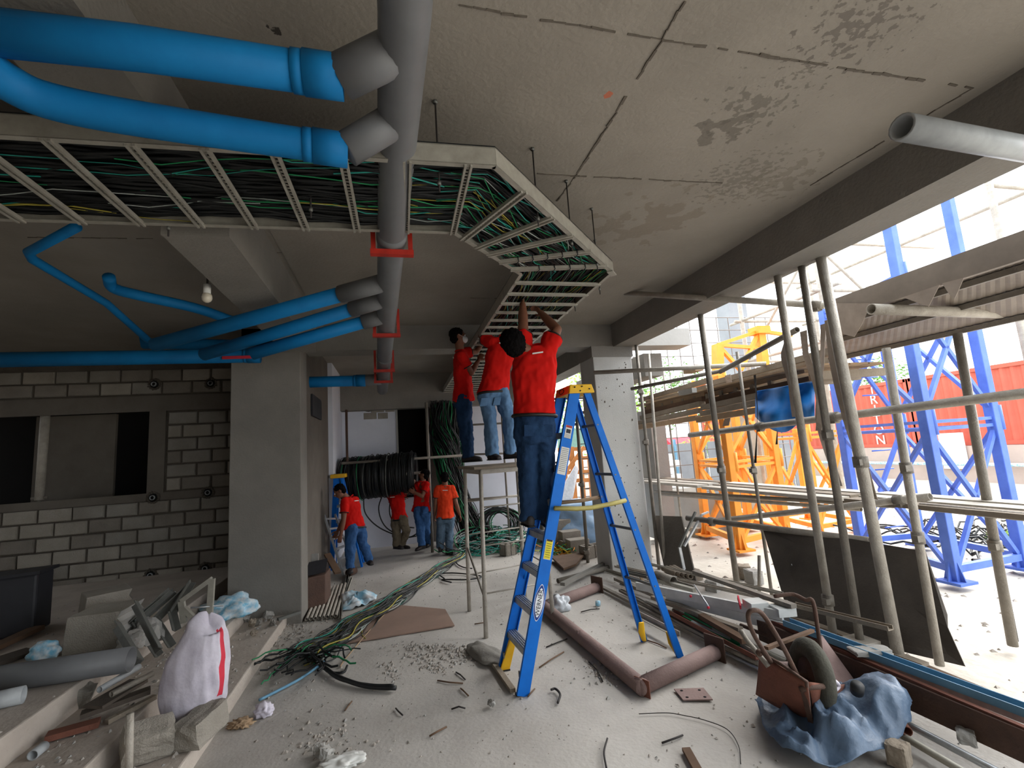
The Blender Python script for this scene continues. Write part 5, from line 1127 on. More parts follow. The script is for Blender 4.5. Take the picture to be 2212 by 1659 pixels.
for j in range(n+1):
    for i in range(n+1):
        s, q = i/n, j/n; p = lerp(lerp(b_, f_, s), lerp(c_, g_, s), q); V.append(p+Vector((.02*sin(pi*q), -.05*sin(pi*s), 0)))
o = obj('tray_end', MB().add(V, fs, 0, True), 'rust_red', t); s = o.modifiers.new('t', 'SOLIDIFY'); s.thickness = .006
obj('tray_rim', MB().tube([a_, lerp(a_, b_, .5)+Vector((-.02, -.03, .02)), b_, c_], .011, 8), 'rust_dark', t)
# wheel
wc = wp(1752, 1462, 2.78); wn = Vector((.93, -.30, -.12)).normalized(); wu = Vector((0, 0, 1))-wn*wn.z; wu.normalize(); wv = wn.cross(wu); mb = MB()
N1, N2, RR, rr_ = 32, 12, .17, .062
V = [wc+(wu*cos(2*pi*i/N1)+wv*sin(2*pi*i/N1))*(RR+rr_*cos(2*pi*k/N2))+wn*rr_*.9*sin(2*pi*k/N2) for i in range(N1) for k in range(N2)]
mb.add(V, [(i*N2+k, ((i+1) % N1)*N2+k, ((i+1) % N1)*N2+(k+1) % N2, i*N2+(k+1) % N2) for i in range(N1) for k in range(N2)], 0, True); wh = obj('tyre', mb, 'tyre', t)
obj('rim', MB().tube([wc-wn*.03, wc+wn*.03], .112, 24), 'rust_dark', t)
obj('hub', MB().tube([wc-wn*.07, wc+wn*.07], .022, 12), 'rust_dark', wh)
for s_ in (-1, 1): obj('fork', MB().beam(wc+wn*.085*s_, wc+wn*.07*s_+Vector((.02, -.04, -.28)), .035, .01), 'rust_dark', t)
obj('axle_bracket', MB().tube([wp(1728, 1490, 2.6), wp(1750, 1484, 2.58), wp(1785, 1482, 2.6), wp(1795, 1495, 2.62), wp(1800, 1540, 2.7)], .017, 8), 'rust_dark', t)
obj('leg_stay', MB().beam(wp(1735, 1490, 2.6), wp(1752, 1560, 2.62), .03, .012), 'rust_dark', t)
# handles
obj('handle', MB().tube(catmull([wp(1722, 1458, 2.72), wp(1690, 1395, 2.56), wp(1650, 1330, 2.62), wp(1628, 1318, 2.62), wp(1616, 1330, 2.64), wp(1628, 1370, 2.68), wp(1665, 1430, 2.8)], 6), .014, 10), 'rust_dark', t)
obj('handle', MB().tube(catmull([wp(1778, 1440, 3.0), wp(1768, 1370, 2.98), wp(1756, 1300, 2.95), wp(1740, 1296, 2.98), wp(1712, 1284, 3.05), wp(1672, 1288, 3.1)], 6), .014, 10), 'rust_dark', t)
obj('stand_leg', MB().tube(catmull([wp(1600, 1362, 2.95), wp(1615, 1385, 2.9), wp(1632, 1405, 2.86), wp(1660, 1440, 2.8)], 5), .016, 10), 'scaffold_steel', t)
obj('cross_brace', MB().beam(wp(1655, 1400, 2.9), wp(1755, 1362, 3.1), .03, .02), 'wood_dark', t)
obj('clamp', MB().ball(wp(1640, 1410, 2.78), (.022, .022, .022)), 'rust_dark', t)
obj('rag', MB().tube(catmull([wp(1785, 1478, 2.6), wp(1800, 1470, 2.6), wp(1812, 1482, 2.62), wp(1800, 1492, 2.6), wp(1788, 1485, 2.6)], 5), .012, 6), 'sack_white', t)
# tarp
TP = [(1633, 1525), (1640, 1505), (1690, 1500), (1745, 1500), (1825, 1465), (1870, 1480), (1930, 1515), (1980, 1575), (1975, 1600), (1930, 1625), (1850, 1650), (1760, 1652), (1690, 1625), (1655, 1590)]
mat('tarp_inner', '#5f7288', .45, col2='#3f536a', scale=7, mix=.9, bump=.35, bscale=22)
def hz(x, y): 
    d = math.hypot(x-2.95, (y-2.62)*1.3); return .26*math.exp(-(d/.30)**2)+.13*math.exp(-(math.hypot(x-2.45, y-2.75)/.4)**2)
drape('tarp', [oz(*p, .06) for p in TP], oz(1790, 1560, .15), .0, .16, 'tarp_inner', 'crumpled blue grey tarp spread beneath the tipped wheelbarrow', 'tarp', 9, 26, .05, z_at=hz)
q = oz(1851, 1494, .30); obj('hose_end', MB().tube([q, q+Vector((-.02, -.03, .05))], .036, 16), 'rubber_black', label='black rubber plug sticking out of the tarp', cat='plug')
# ------------------------------------------------------------------ outside: shores and scaffold tubes along the open edge
def pole(name, top, bot, r, m, lab, y=None, x=None, group=None, cl=(), base=False, cat='pole', z0=0, ytop=None):
    if y is None: b = oz(bot[0], bot[1], z0)
    else: b = oy(bot[0], bot[1], y)
    a = oy(top[0], top[1], b.y if ytop is None else ytop)
    t = thing(name, lab, cat, b, group); obj('tube', MB().tube([b, a], r, 12), m, t)
    for c in cl:
        p = lerp(b, a, c); obj('coupler', MB().tube([p-Vector((0, 0, .045)), p+Vector((0, 0, .045))], r+.014, 10).cbox(p+Vector((-.03, -.02, 0)), (.07, .05, .05)), 'scaffold_steel', t)['kind'] = 'stuff'
    if base: obj('base_plate', MB().box((b.x-.1, b.y-.1, b.z-.03), (b.x+.1, b.y+.1, b.z)), 'scaffold_pale', t); obj('jack', MB().tube([b-Vector((0, 0, .12)), b], .02, 8), 'scaffold_pale', t)
    return t, b, a
pole('shore_post', (1374, 745), (1424, 1229), .026, 'scaffold_steel', 'dark shore post standing against the pale column', cl=(.78, .55))
pole('shore_post', (1401, 765), (1438, 1236), .022, 'scaffold_pale', 'thinner post just right of the dark shore post')
pole('shore_post', (1511, 664), (1592, 1262), .036, 'scaffold_steel', 'dark steel post at the left edge of the orange tower', cl=(.42,), ytop=5.0)
pole('shore_post', (1432, 800), (1480, 1190), .018, 'scaffold_pale', 'thin pale post between column and orange tower')
pole('shore_post', (1592, 760), (1668, 1290), .02, 'scaffold_steel', 'slim post in front of the left orange leg', cl=(.5,))
pole('shore_post', (1676, 573), (1802, 1384), .036, 'scaffold_pale', 'first of three thick shores by the torn paper', cl=(.1,), ytop=3.7)
pole('shore_post', (1727, 547), (1857, 1380), .033, 'scaffold_steel', 'second thick shore, standing on a square base plate', cl=(.5,), z0=.13, base=True)
pole('shore_post', (1768, 527), (1943, 1430), .045, 'scaffold_pale', 'third and thickest shore leaning before the dark form sheet', cl=(.45,))
pole('shore_post', (1914, 752), (2030, 1437), .032, 'scaffold_pale', 'pale post crossing the right half of the dark form sheet', cl=(.38, .6))
pole('shore_post', (2068, 720), (2188, 1395), .036, 'scaffold_steel', 'rightmost post standing alone in the bright yard', cl=(.3,))
pole('shore_post', (2095, 860), (2196, 1385), .014, 'wire', 'thin cable run beside the rightmost post')
def bar(p, q, r, m, lab, cat='pole', name='scaffold_tube', caps=True, cl=()):
    t = thing(name, lab, cat, p); obj('tube', MB().hollow(p, q, r, r*.82, 14), m, t)
    for c in cl: s = lerp(p, q, c); d = (q-p).normalized()*.04; obj('coupler', MB().tube([s-d, s+d], r+.014, 10).cbox(s+Vector((0, 0, -.03)), (.06, .05, .06)), 'scaffold_steel', t)['kind'] = 'stuff'
    return t
bar(ox(1350, 633, 2.95), ox(1782, 660, 3.98), .033, 'scaffold_pale', 'level tube poking in under the edge beam', cl=(.97,))
bar(oy(1283, 805, 6.4), oy(1655, 786, 5.0), .03, 'scaffold_pale', 'level tube crossing the top of the pale column')
bar(oy(1364, 840, 6.45), oy(1565, 800, 5.2), .026, 'scaffold_steel', 'tube rising right from the pale column')
bar(oy(1555, 803, 5.2), oy(1722, 712, 3.72), .03, 'scaffold_steel', 'tube climbing to the knot of three thick shores')
bar(ox(1490, 940, 4.02), ox(2250, 845, 4.1), .036, 'scaffold_pale', 'long guard tube running across the yard view', cl=(.35, .6))
bar(oy(1484, 1119, 5.9), oy(1878, 1168, 3.85), .036, 'scaffold_steel', 'dark tube along the top of the form sheet', cl=(.18,))
bar(ox(1555, 1124, 4.3), ox(2010, 1073, 4.55), .034, 'scaffold_pale', 'pale tube rising right under the plank walkway', cl=(.9,))
bar(ox(1990, 1094, 4.6), ox(2250, 1120, 4.6), .034, 'scaffold_steel', 'tube below the right end of the walkway')
bar(ox(1415, 1062, 4.9), ox(1930, 1092, 4.9), .028, 'scaffold_steel', 'first ledger tube under the plank walkway')
bar(ox(1430, 1068, 4.7), ox(1860, 1100, 4.7), .024, 'scaffold_pale', 'second ledger tube under the plank walkway')
bar(oz(1948, 274, 3.30), oz(2300, 338, 3.30), .062, 'pvc_grey_light', 'wide pale tube sticking out below the near edge beam')
bar(oy(1882, 668, 3.2), oy(2260, 680, 3.2), .05, 'scaffold_pale', 'pale tube hung under the corrugated canopy')
bar(ox(1640, 1290, 4.3), ox(1640, 1200, 4.35), .02, 'scaffold_steel', 'short post stub behind the form sheet corner')
# plank walkway
ww = thing('walkway', 'sun bleached plank walkway running along the scaffold', 'walkway', (4.8, 5, 1.1))
for k in range(3):
    y0 = 9.0
    for j, (ya, yb_) in enumerate(((9.2, 6.6), (6.5, 4.2), (4.1, 1.2))): obj('plank', MB().beam((4.62+.2*k, ya, 1.13+.012*k+.01*j), (4.62+.2*k, yb_, 1.15+.01*k), .19, .04), ['plank_bleached', 'plank_bleached', 'wood_grey'][(k+j) % 3], ww)
# leaning dark form sheet
mat('form_sheet', '#4d463e', .75, col2='#2a2520', scale=2.6, mix=.9, bump=.2)
t = thing('form_sheet', 'big dark stained formwork sheet leaning on the shores', 'board', oz(1890, 1440, 0))
tl, tr_, br, bl = ox(1646, 1132, 4.2), ox(2000, 1192, 4.55), oz(2086, 1440, 0), oz(1712, 1352, 0)
m1, m2 = ox(2055, 1345, 4.40), lerp(bl, br, .5)
obj('sheet', MB().poly([bl, br, lerp(br, tr_, .32)+Vector((-.04, 0, 0)), lerp(br, tr_, .42), tr_, tl], .02), 'form_sheet', t)
for u, v in ((1707, 1192), (1714, 1222), (1957, 1358), (1762, 1300)):
    w_ = 1; nn = (br-bl).cross(tl-bl).normalized(); rr_d = ray(u, v); k = (bl-Vector((0, 0, EYE))).dot(nn)/rr_d.dot(nn); p = Vector((0, 0, EYE))+rr_d*k; s_ = -1 if nn.dot(rr_d) > 0 else 1
    obj('paint_spot', MB().tube([p+nn*s_*.021, p+nn*s_*.024], .012, 10), 'paint_white', t)
t = thing('leaning_board', 'grey board leaning behind the dark shore post', 'board', oz(1470, 1260, 0))
obj('sheet', MB().poly([oz(1440, 1240, 0), oz(1508, 1262, 0), oy(1474, 1116, 6.2), oy(1412, 1114, 6.9)], .02), 'plaster_dark', t)
t = thing('v_bracket', 'white folded angle bracket standing between column and form sheet', 'bracket', oz(1490, 1240, 0))
for p, q, m in (((1468, 1182), (1502, 1106), 'galv_dark'), ((1478, 1180), (1516, 1112), 'aluminium'), ((1468, 1182), (1478, 1230), 'aluminium'), ((1516, 1112), (1530, 1106), 'aluminium'), ((1478, 1228), (1455, 1248), 'aluminium')): obj('bar', MB().beam(oy(*p, 5.7), oy(*q, 5.7), .035, .02), m, t)
for i, (u, v) in enumerate([(1500, 1262), (1545, 1285), (1610, 1250), (1630, 1262), (1505, 1160)]):
    chunk('yard_block', oz(u, v, -.06), (.2, .16, .18), 'concrete_light' if i % 2 else 'wood_grey', ['pale block behind the long silver channel', 'pale block by the dark steel post foot', 'brown timber stump behind the dark tube', 'second brown timber stump behind the dark tube', 'block stacked by the low yard wall'][i], 'block', (0, 0, i*.5), 80+i, amp=.01)
# ---- corrugated canopy
cn = thing('canopy', 'corrugated metal canopy with torn paper along its edge', 'canopy', (5.1, 4.3, 3.0))
def cz_(x): return 3.13-(x-4.4)*.2
mb = MB(); x = 4.42; V = []; n = 110; Y0, Y1 = .6, 3.75
for i in range(n+1):
    y = Y0+(Y1-Y0)*i/n; y2 = Y0+(5.3-Y0)*i/n; off = .006 if i % 2 else 0
    V += [Vector((4.42, y, cz_(4.42)+off)), Vector((5.85, y2, cz_(5.85)+off))]
mb.add(V, [(2*i, 2*i+1, 2*i+3, 2*i+2) for i in range(n)]); o = obj('corrugated_deck', mb, 'sheet_metal', cn); s = o.modifiers.new('t', 'SOLIDIFY'); s.thickness = .01; s.offset = 1
obj('slab', MB().hexa([(4.42, Y0, cz_(4.42)+.03), (5.85, Y0, cz_(5.85)+.03), (5.85, 5.3, cz_(5.85)+.03), (4.42, Y1, cz_(4.42)+.03), (4.42, Y0, cz_(4.42)+.09), (5.85, Y0, cz_(5.85)+.09), (5.85, 5.3, cz_(5.85)+.09), (4.42, Y1, cz_(4.42)+.09)]), 'concrete', cn)
obj('edge_trim', MB().box((4.37, Y0, 3.0), (4.42, Y1, 3.2)), 'sheet_metal', cn)
for x in (4.75, 5.2, 5.8): obj('purlin', MB().beam((x, Y0, cz_(x)-.03), (x, Y1+(x-4.42)*1.05, cz_(x)-.03), .04, .05), 'scaffold_steel', cn)
mb = MB()
def tear(pts, x, lab):
    P = [ox(u, v, x) for u, v in pts]; return obj('torn_paper', MB().poly(P, .004), 'paper_torn', label=lab, cat='paper')
tear([(1800, 655), (1880, 655), (1862, 700), (1845, 728), (1822, 722), (1808, 690)], 4.35, 'largest torn paper flap at the left end of the canopy')
tear([(1950, 642), (2030, 615), (2016, 642), (2006, 662), (1985, 655)], 4.35, 'middle torn paper flap under the canopy edge')
tear([(2035, 612), (2082, 600), (2070, 628), (2062, 645), (2050, 635)], 4.35, 'small torn paper flap under the canopy edge')
def strip(pts, w0, x, lab, m='paper_torn'):
    P = catmull([ox(u, v, x) for u, v in pts], 5); mb = MB(); n = len(P)
    for i in range(n-1):
        a = w0*(.75+.25*sin(i*.25)); b = w0*(.75+.25*sin((i+1)*.25)); tw = .02*sin(i*.3); tw2 = .02*sin((i+1)*.3)
        mb.add([P[i]+Vector((tw, a/2, 0)), P[i]+Vector((-tw, -a/2, 0)), P[i+1]+Vector((-tw2, -b/2, 0)), P[i+1]+Vector((tw2, b/2, 0))], [(0, 1, 2, 3)])
    o = obj('paper_strip', mb, m, label=lab, cat='paper'); s = o.modifiers.new('t', 'SOLIDIFY'); s.thickness = .004
strip([(1702, 735), (1694, 770), (1712, 830), (1722, 900)], .13, 3.85, 'hanging paper strip tied to the first thick shore')
strip([(1735, 715), (1742, 770), (1765, 830), (1775, 880), (1768, 930)], .11, 3.95, 'twisted paper strip between the first two shores')
strip([(1790, 690), (1800, 780), (1822, 870), (1850, 960), (1880, 1050), (1890, 1078)], .12, 3.92, 'longest paper strip trailing along the third shore')
strip([(1778, 700), (1775, 800), (1768, 900), (1790, 980), (1815, 1050)], .08, 4.0, 'narrow paper strip hanging to the walkway')
strip([(1572, 810), (1580, 860), (1568, 920)], .16, 4.6, 'pale paper sheet hanging from the timber deck')
strip([(1630, 810), (1636, 900), (1632, 1000)], .05, 4.2, 'dark net scrap hanging in front of the blue tarp', 'wire')
strip([(1673, 850), (1680, 900), (1678, 960)], .04, 4.3, 'second dark scrap hanging before the orange tower', 'wire')
# blue tarp slung below the timber deck
V = []; n = 16
for j in range(n+1):
    for i in range(n+1):
        s, q = i/n, j/n; u = 1632+128*s; v = 845-22*s+q*(55+60*sin(pi*min(1, s*1.15))**.8*(.5+.5*s)+ (30 if s > .85 else 0))
        p = ox(u, v, 4.25+.08*sin(s*9+q*3)+.05*sin(q*7)); V.append(p)
fs = [(j*(n+1)+i, j*(n+1)+i+1, (j+1)*(n+1)+i+1, (j+1)*(n+1)+i) for j in range(n) for i in range(n)]
o = obj('tarp', MB().add(V, fs, 0, True), 'tarp_bright', label='bright blue tarp slung under the timber deck', cat='tarp'); s = o.modifiers.new('t', 'SOLIDIFY'); s.thickness = .005
# timber deck
td = thing('timber_deck', 'stacked timber formwork deck on scaffold outside the column', 'platform', (4.9, 5.8, 2.3))
rr = random.Random(12)
for k in range(7):
    z = 2.16+.09*k; ys = 8.2+rr.uniform(-.3, .3)
    for (ya, yb_) in ((ys, 6.2), (6.15, 4.1+rr.uniform(-.1, .3))): obj('beam', MB().beam((4.4+.05*k+rr.uniform(-.03, .03), ya, z), (4.4+.05*k, yb_, z+rr.uniform(.03, .07)), .09, .075), ['wood', 'wood_grey', 'wood_grey', 'wood_dark'][k % 4], td)
for k in range(13): obj('joist', MB().beam((4.55, 8.0-.31*k, 2.5), (5.6, 8.0-.31*k, 2.52), .06, .09), 'wood_grey', td)
for k in range(4): obj('board', MB().beam((4.5+.27*k, 8.1, 2.57), (4.5+.27*k, 4.1, 2.6), .25, .02), 'wood', td)
obj('block', MB().cbox(ox(1497, 798, 4.4), (.14, .3, .09)), 'wood', td); obj('pale_batten', MB().cbox(ox(1485, 846, 4.25), (.08, .34, .07)), 'concrete_light', td)
t2 = thing('timber_deck', 'darker lower timber deck behind the pale column', 'platform', (5.5, 9.5, 2.1))
for k in range(2): obj('beam', MB().beam((4.4, 9.6+.4*k, 2.38), (6.5, 9.6+.4*k, 2.4), .08, .1), 'wood_grey', t2)
for k in range(2): obj('board', MB().beam((4.8+.7*k, 9.4, 2.47), (4.8+.7*k, 10.2, 2.47), .6, .03), 'wood_dark', t2)
# ---- rebar and scaffold grid far behind the column
rg = thing('rebar_grid', 'open grid of thin scaffold bars beyond the pale column', 'scaffold', (6.2, 11.0, 0))
for k in range(15): obj('upright', MB().tube([(4.6+.42*k, 11.0+.05*(k % 3), 0), (4.6+.42*k, 11.0+.05*(k % 3), 5.2)], .014, 6), 'rebar', rg)
for k in range(14): obj('cross_bar', MB().tube([(4.4, 11.03, .5+.36*k), (10.6, 11.03, .5+.36*k)], .012, 6), 'rebar', rg)
sg = thing('scaffold_bay', 'tall pale scaffold bay rising above the canopy', 'scaffold', (9, 8.5, 0))
for x, y in ((8.2, 7.2), (8.2, 9.4), (10.4, 7.2), (10.4, 9.4), (9.4, 5.0), (11.4, 5.0)): obj('upright', MB().tube([(x, y, 0), (x, y, 8.5)], .05, 8), 'scaffold_pale', sg)
for z in (3.6, 4.6, 5.6, 6.6):
    for a, b in (((8.0, 7.2), (11.4, 7.2)), ((8.0, 9.4), (11.4, 9.4)), ((8.2, 6.8), (8.2, 9.8)), ((9.4, 5.0), (11.6, 5.0)), ((10.4, 4.6), (10.4, 9.8))): obj('ledger', MB().tube([(*a, z), (*b, z+.02)], .035, 8), 'scaffold_pale', sg)
for a, b in (((8.2, 7.2, 3.6), (10.4, 7.2, 5.6)), ((10.4, 7.2, 3.6), (8.2, 7.2, 5.6)), ((8.2, 9.4, 3.6), (8.2, 7.2, 5.6)), ((9.4, 5, 3.6), (11.4, 5, 5.6))): obj('brace', MB().tube([a, b], .03, 8), 'scaffold_pale', sg)
# ---- lattice towers
def tower(lab, cs, H_, lw, m, lv, foot=True, braces=True, Hs=None):
    t = thing('tower_crane_mast', lab, 'crane mast', (sum(c[0] for c in cs)/4, sum(c[1] for c in cs)/4, 0))
    for i_, (x, y) in enumerate(cs):
        H_ = Hs[i_] if Hs else H_
        obj('leg', MB().cbox((x, y, H_/2), (lw, lw, H_)), m, t, bevel=.01)
        if foot:
            f_ = obj('foot_plate', MB().cbox((x, y, .02), (lw*2.4, lw*2.4, .03)), m, t)
            for a in (0, pi/2):
                d = Vector((cos(a), sin(a), 0)); nn = Vector((-sin(a), cos(a), 0)); p = Vector((x, y, 0)); mb = MB(); mb.poly([p+d*lw*1.1, p+d*lw*.5+Vector((0, 0, lw*2.2)), p-d*lw*.5+Vector((0, 0, lw*2.2)), p-d*lw*1.1], .014, nn); obj('gusset', mb, m, f_)
        for z in lv[1:]: obj('sleeve', MB().tube([(x+lw*.6, y-lw*.3, z-.16), (x+lw*.6, y-lw*.3, z+.16)], lw*.32, 10), m, t)
    for i in range(4):
        a, b = cs[i], cs[(i+1) % 4]
        for z0, z1 in zip(lv, lv[1:]):
            for zz in (z1, z1-.09): obj('tie_bar', MB().beam((*a, zz), (*b, zz), lw*.4, lw*.35), m, t)
            obj('diagonal', MB().beam((*a, z0+.1), (*b, z1-.12), lw*.4, lw*.45), m, t); obj('diagonal', MB().beam((*b, z0+.1), (*a, z1-.12), lw*.4, lw*.45), m, t)
        if foot: obj('base_rail', MB().beam((*a, .16), (*b, .16), lw*.6, lw*.7), m, t)
    return t
tb = tower('tall blue lattice crane mast standing in the yard', [(6.36, 4.46), (7.57, 4.5), (7.91, 5.95), (6.95, 6.12)], 7.0, .115, 'tower_blue', [0, 1.9, 3.8], Hs=(6.4, 6.8, 3.9, 3.9))
for k in range(10): obj('ladder_rung', MB().tube([(7.45, 6.1, .3+.3*k), (7.8, 6.08, .3+.3*k)], .012, 6), 'tower_blue', tb)
tower('short orange lattice crane section left of the blue mast', [(5.5, 7.03), (6.73, 7.36), (7.0, 8.6), (5.85, 8.4)], 2.95, .13, 'tower_orange', [0, 1.45, 2.9])
tower('second orange lattice crane section behind the three thick shores', [(7.4, 7.3), (8.4, 7.4), (8.6, 8.7), (7.7, 8.6)], 1.95, .11, 'tower_orange', [0, 1.85])
tt = thing('tower_crane_mast', 'upper orange crane section glimpsed above the timber deck', 'crane mast', (7, 8.6, 2.9))
q1, q2, q3, q4 = oy(1547, 790, 8.2), oy(1550, 745, 8.2), oy(1645, 760, 8.4), oy(1640, 715, 8.4)
for p, q in ((q1, q2), (q3, q4)): obj('leg', MB().beam(p-Vector((0, 0, .3)), q, .17, .17), 'tower_orange', tt)
for p, q in ((q2, q4), (q2, oy(1600, 800, 8.3)), (q4, oy(1600, 800, 8.3)), (q4, oy(1710, 725, 8.4)), (oy(1550, 745, 8.2), oy(1640, 752, 8.4))): obj('bar', MB().beam(p, q, .07, .07), 'tower_orange', tt)
obj('head', MB().cbox(q4, (.32, .3, .16)), 'tower_orange', tt)
# ---- grey pillars of the unfinished building beyond
pl = oy(1598, 700, 12.8)
obj('column', MB().box((pl.x-.35, 12.8, 0), (pl.x+.35, 13.4, 9)), 'fence_grey', kind='structure', label='tall grey concrete pillar beyond the orange tower')
p = oy(1620, 900, 10.5); obj('column', MB().box((p.x-.3, 10.5, 0), (p.x+.3, 11.0, 2.6)), 'wood_grey', kind='structure', label='shorter grey pillar behind the orange tower legs')
p = oy(1422, 960, 8.4); o = obj('column', MB().box((p.x-.12, 8.4, 0), (p.x+.2, 8.9, 2.5)), 'concrete_light', kind='structure', label='pale pillar close behind the near column')
b0 = obj('beam', MB().box((4.25, 7.3, 3.02), (4.6, 10.5, 3.42)), 'concrete', kind='structure', label='concrete beam stub outside the near column')
obj('beam', MB().box((3.82, 6.85, 3.46), (4.9, 7.25, 3.75)), 'concrete_light', kind='structure', label='rough concrete beam end sticking out past the column')
# fence and low wall
fn = thing('fence', 'grey sheet metal fence beyond the low yard wall', 'fence', (9, 13.6, 0))
for k in range(9): obj('panel', MB().box((6.6+.82*k, 13.6+.03*(k % 2), 0), (7.4+.82*k, 13.63+.03*(k % 2), 1.75)), 'fence_grey', fn)
for k in range(5): obj('post', MB().box((7.0+1.6*k, 13.5, 0), (7.07+1.6*k, 13.57, 1.9)), 'blue_channel', fn)
a, b = oz(1392, 1130, 0), oz(1592, 1152, 0); d = (b-a).normalized(); nn = Vector((-d.y, d.x, 0))*-1
obj('low_wall', MB().poly([a, b, b+Vector((0, 0, .62)), a+Vector((0, 0, .68))], .25, nn if nn.x > 0 else -nn), 'concrete_light', kind='structure', label='low pale concrete wall in the yard behind the column')
ag, bg_ = oy(1456, 962, 16), oy(1530, 975, 16)
t = thing('awning', 'small pink red awning beyond the grey fence', 'awning', ((ag.x+bg_.x)/2, 16, 1.4))
obj('cloth', MB().hexa([(ag.x, 15.9, bg_.z), (bg_.x, 15.9, bg_.z), (bg_.x, 16.6, bg_.z+.2), (ag.x, 16.6, bg_.z+.2), (ag.x, 15.9, bg_.z+.22), (bg_.x, 15.9, bg_.z+.22), (bg_.x, 16.6, ag.z+.3), (ag.x, 16.6, ag.z+.3)]), 'stripe_red', t)
def leaves(name, c, size, n, m, lab, seed, cat='tree', trunk=True, s0=.12):
    r = random.Random(seed); mb = MB()
    for i in range(n):
        while True:
            p = Vector((r.uniform(-1, 1), r.uniform(-1, 1), r.uniform(-1, 1)))
            if p.length < 1 and noise.noise(p*2.2+Vector((seed, 0, 0))) > -.12: break
        p = Vector((p.x*size[0], p.y*size[1], p.z*size[2]))+Vector(c); a = Vector((r.gauss(0, 1), r.gauss(0, 1), r.gauss(0, 1))).normalized(); b = a.orthogonal().normalized(); s = s0*r.uniform(.5, 1.3)
        mb.add([p, p+a*s+b*s*.35, p+a*s*2, p+a*s-b*s*.35], [(0, 1, 2, 3)])
    t = thing(name, lab, cat, (c[0], c[1], 0)); o = obj('foliage', mb, m, t); o['kind'] = 'stuff'
    if trunk:
        obj('trunk', MB().tube([(c[0], c[1], 0), (c[0]+.1, c[1], c[2]*.6), (c[0], c[1]+.1, c[2])], .14, 8), 'bark', t)
    return t
leaves('tree', (11.5, 19, 4.0), (2.6, 1.6, 1.8), 2200, 'leaf', 'leafy tree behind the rebar grid', 1)
leaves('tree', (8.2, 17.5, 3.4), (2.2, 1.6, 2.2), 2200, 'leaf_bright', 'bright tree seen between ladder legs', 2)
leaves('tree', (14.5, 17, 3.2), (2.4, 1.6, 1.4), 1800, 'leaf_bright', 'bright tree behind the orange tower', 3)
leaves('tree', (22.5, 17.6, 4.0), (1.8, 1.4, 1.3), 1200, 'leaf', 'round treetop above the left container', 4)
leaves('bush', (11.2, 15.2, 1.35), (2.2, .5, .55), 1500, 'leaf_bright', 'yellow green hedge topping the grey fence', 5, 'bush', False, .08)
# ---- containers on the far wall
obj('yard_wall', MB().box((17.6, -4, -.1), (18.6, 22, 1.06)), 'pink_wall', kind='structure', label='pinkish plastered wall carrying the red containers')
def container(y0, y1, lab, grp=None):
    t = thing('shipping_container', lab, 'container', (19.2, (y0+y1)/2, 1.07)); X = 18.0; z0, z1 = 1.07, 3.5
    mb = MB(); n = int((y1-y0)/.26); V = []
    for i in range(n*4+1):
        y = y0+(y1-y0)*i/(n*4); x = X+(.05 if i % 4 in (1, 2) else 0); V += [Vector((x, y, z0+.12)), Vector((x, y, z1-.1))]
    mb.add(V, [(2*i, 2*i+2, 2*i+3, 2*i+1) for i in range(n*4)]); mb.box((X+.06, y0, z0+.1), (X+2.4, y1, z1-.05)); obj('corrugated_side', mb, 'container_red', t)['kind'] = 'stuff'
    for z in (z0+.06, z1-.05): obj('side_rail', MB().box((X-.03, y0, z-.06), (X+.1, y1, z+.06)), 'container_red', t)
    for y in (y0, y1): obj('corner_post', MB().box((X-.03, y-.08, z0), (X+.14, y+.08, z1)), 'container_red', t)
    return t
ct = container(13.05, 25, 'farther red shipping container with white letters'); container(1.0, 12.95, 'nearer red shipping container on the wall')
for i, ch in enumerate('TRITON'):
    z = 3.28-.39*i; p = ox(1893, 900, 17.97); text('container_letter', ch, .50, (17.98, p.y, z), (0, -1, 0), (0, 0, 1), 'paint_white', ct, .004)
q = ox(2075, 960, 17.9); obj('notice_board', MB().box((17.5, q.y-.35, .35), (17.56, q.y+.35, 1.5)), 'paint_white', label='blank white board fixed on the pinkish yard wall', cat='board')
t = thing('yard_pipe', 'light blue water pipe along the yard wall', 'pipe', (17.4, 9, .6)); obj('tube', MB().tube([(17.4, -2, .45), (17.4, 20, .55)], .05, 8), 'bag_blue', t)
mb = MB(); rr = random.Random(4)
for i in range(26):
    P = []; p = Vector((8.9+rr.uniform(-.8, .8), 5.6+rr.uniform(-.6, .8), .0)); a = rr.uniform(0, 6)
    for k in range(12): a += rr.uniform(-.6, .6); p = p+Vector((cos(a)*.16, sin(a)*.16, 0)); P.append(Vector((p.x, p.y, rr.uniform(.0, .18))))
    mb.tube(P, .016, 5, 0, False)
obj('yard_cables', mb, 'cable_black', label='tangle of black cables on the ground behind the blue mast', cat='cable', kind='stuff')
leaves('bush', (9.0, 5.3, .08), (.5, .4, .1), 500, 'leaf_bright', 'patch of grass beside the black yard cables', 6, 'bush', False, .05)
mb = MB(); rr = random.Random(8)
for i in range(900):
    p = Vector((rr.uniform(4.1, 12), rr.uniform(1.5, 11), -.06)); 
    s = rr.uniform(.01, .05); a = rr.uniform(0, 6.3); base = [p+Vector((cos(a+k*pi/2)*s*rr.uniform(.5, 1.3), sin(a+k*pi/2)*s*rr.uniform(.5, 1.3), 0)) for k in range(4)]; mb.add(base+[p+Vector((0, 0, s*.6))], [(0, 1, 4), (1, 2, 4), (2, 3, 4), (3, 0, 4)])
obj('yard_gravel', mb, 'stone', label='loose stones strewn over the pale yard ground', cat='rubble', kind='stuff')
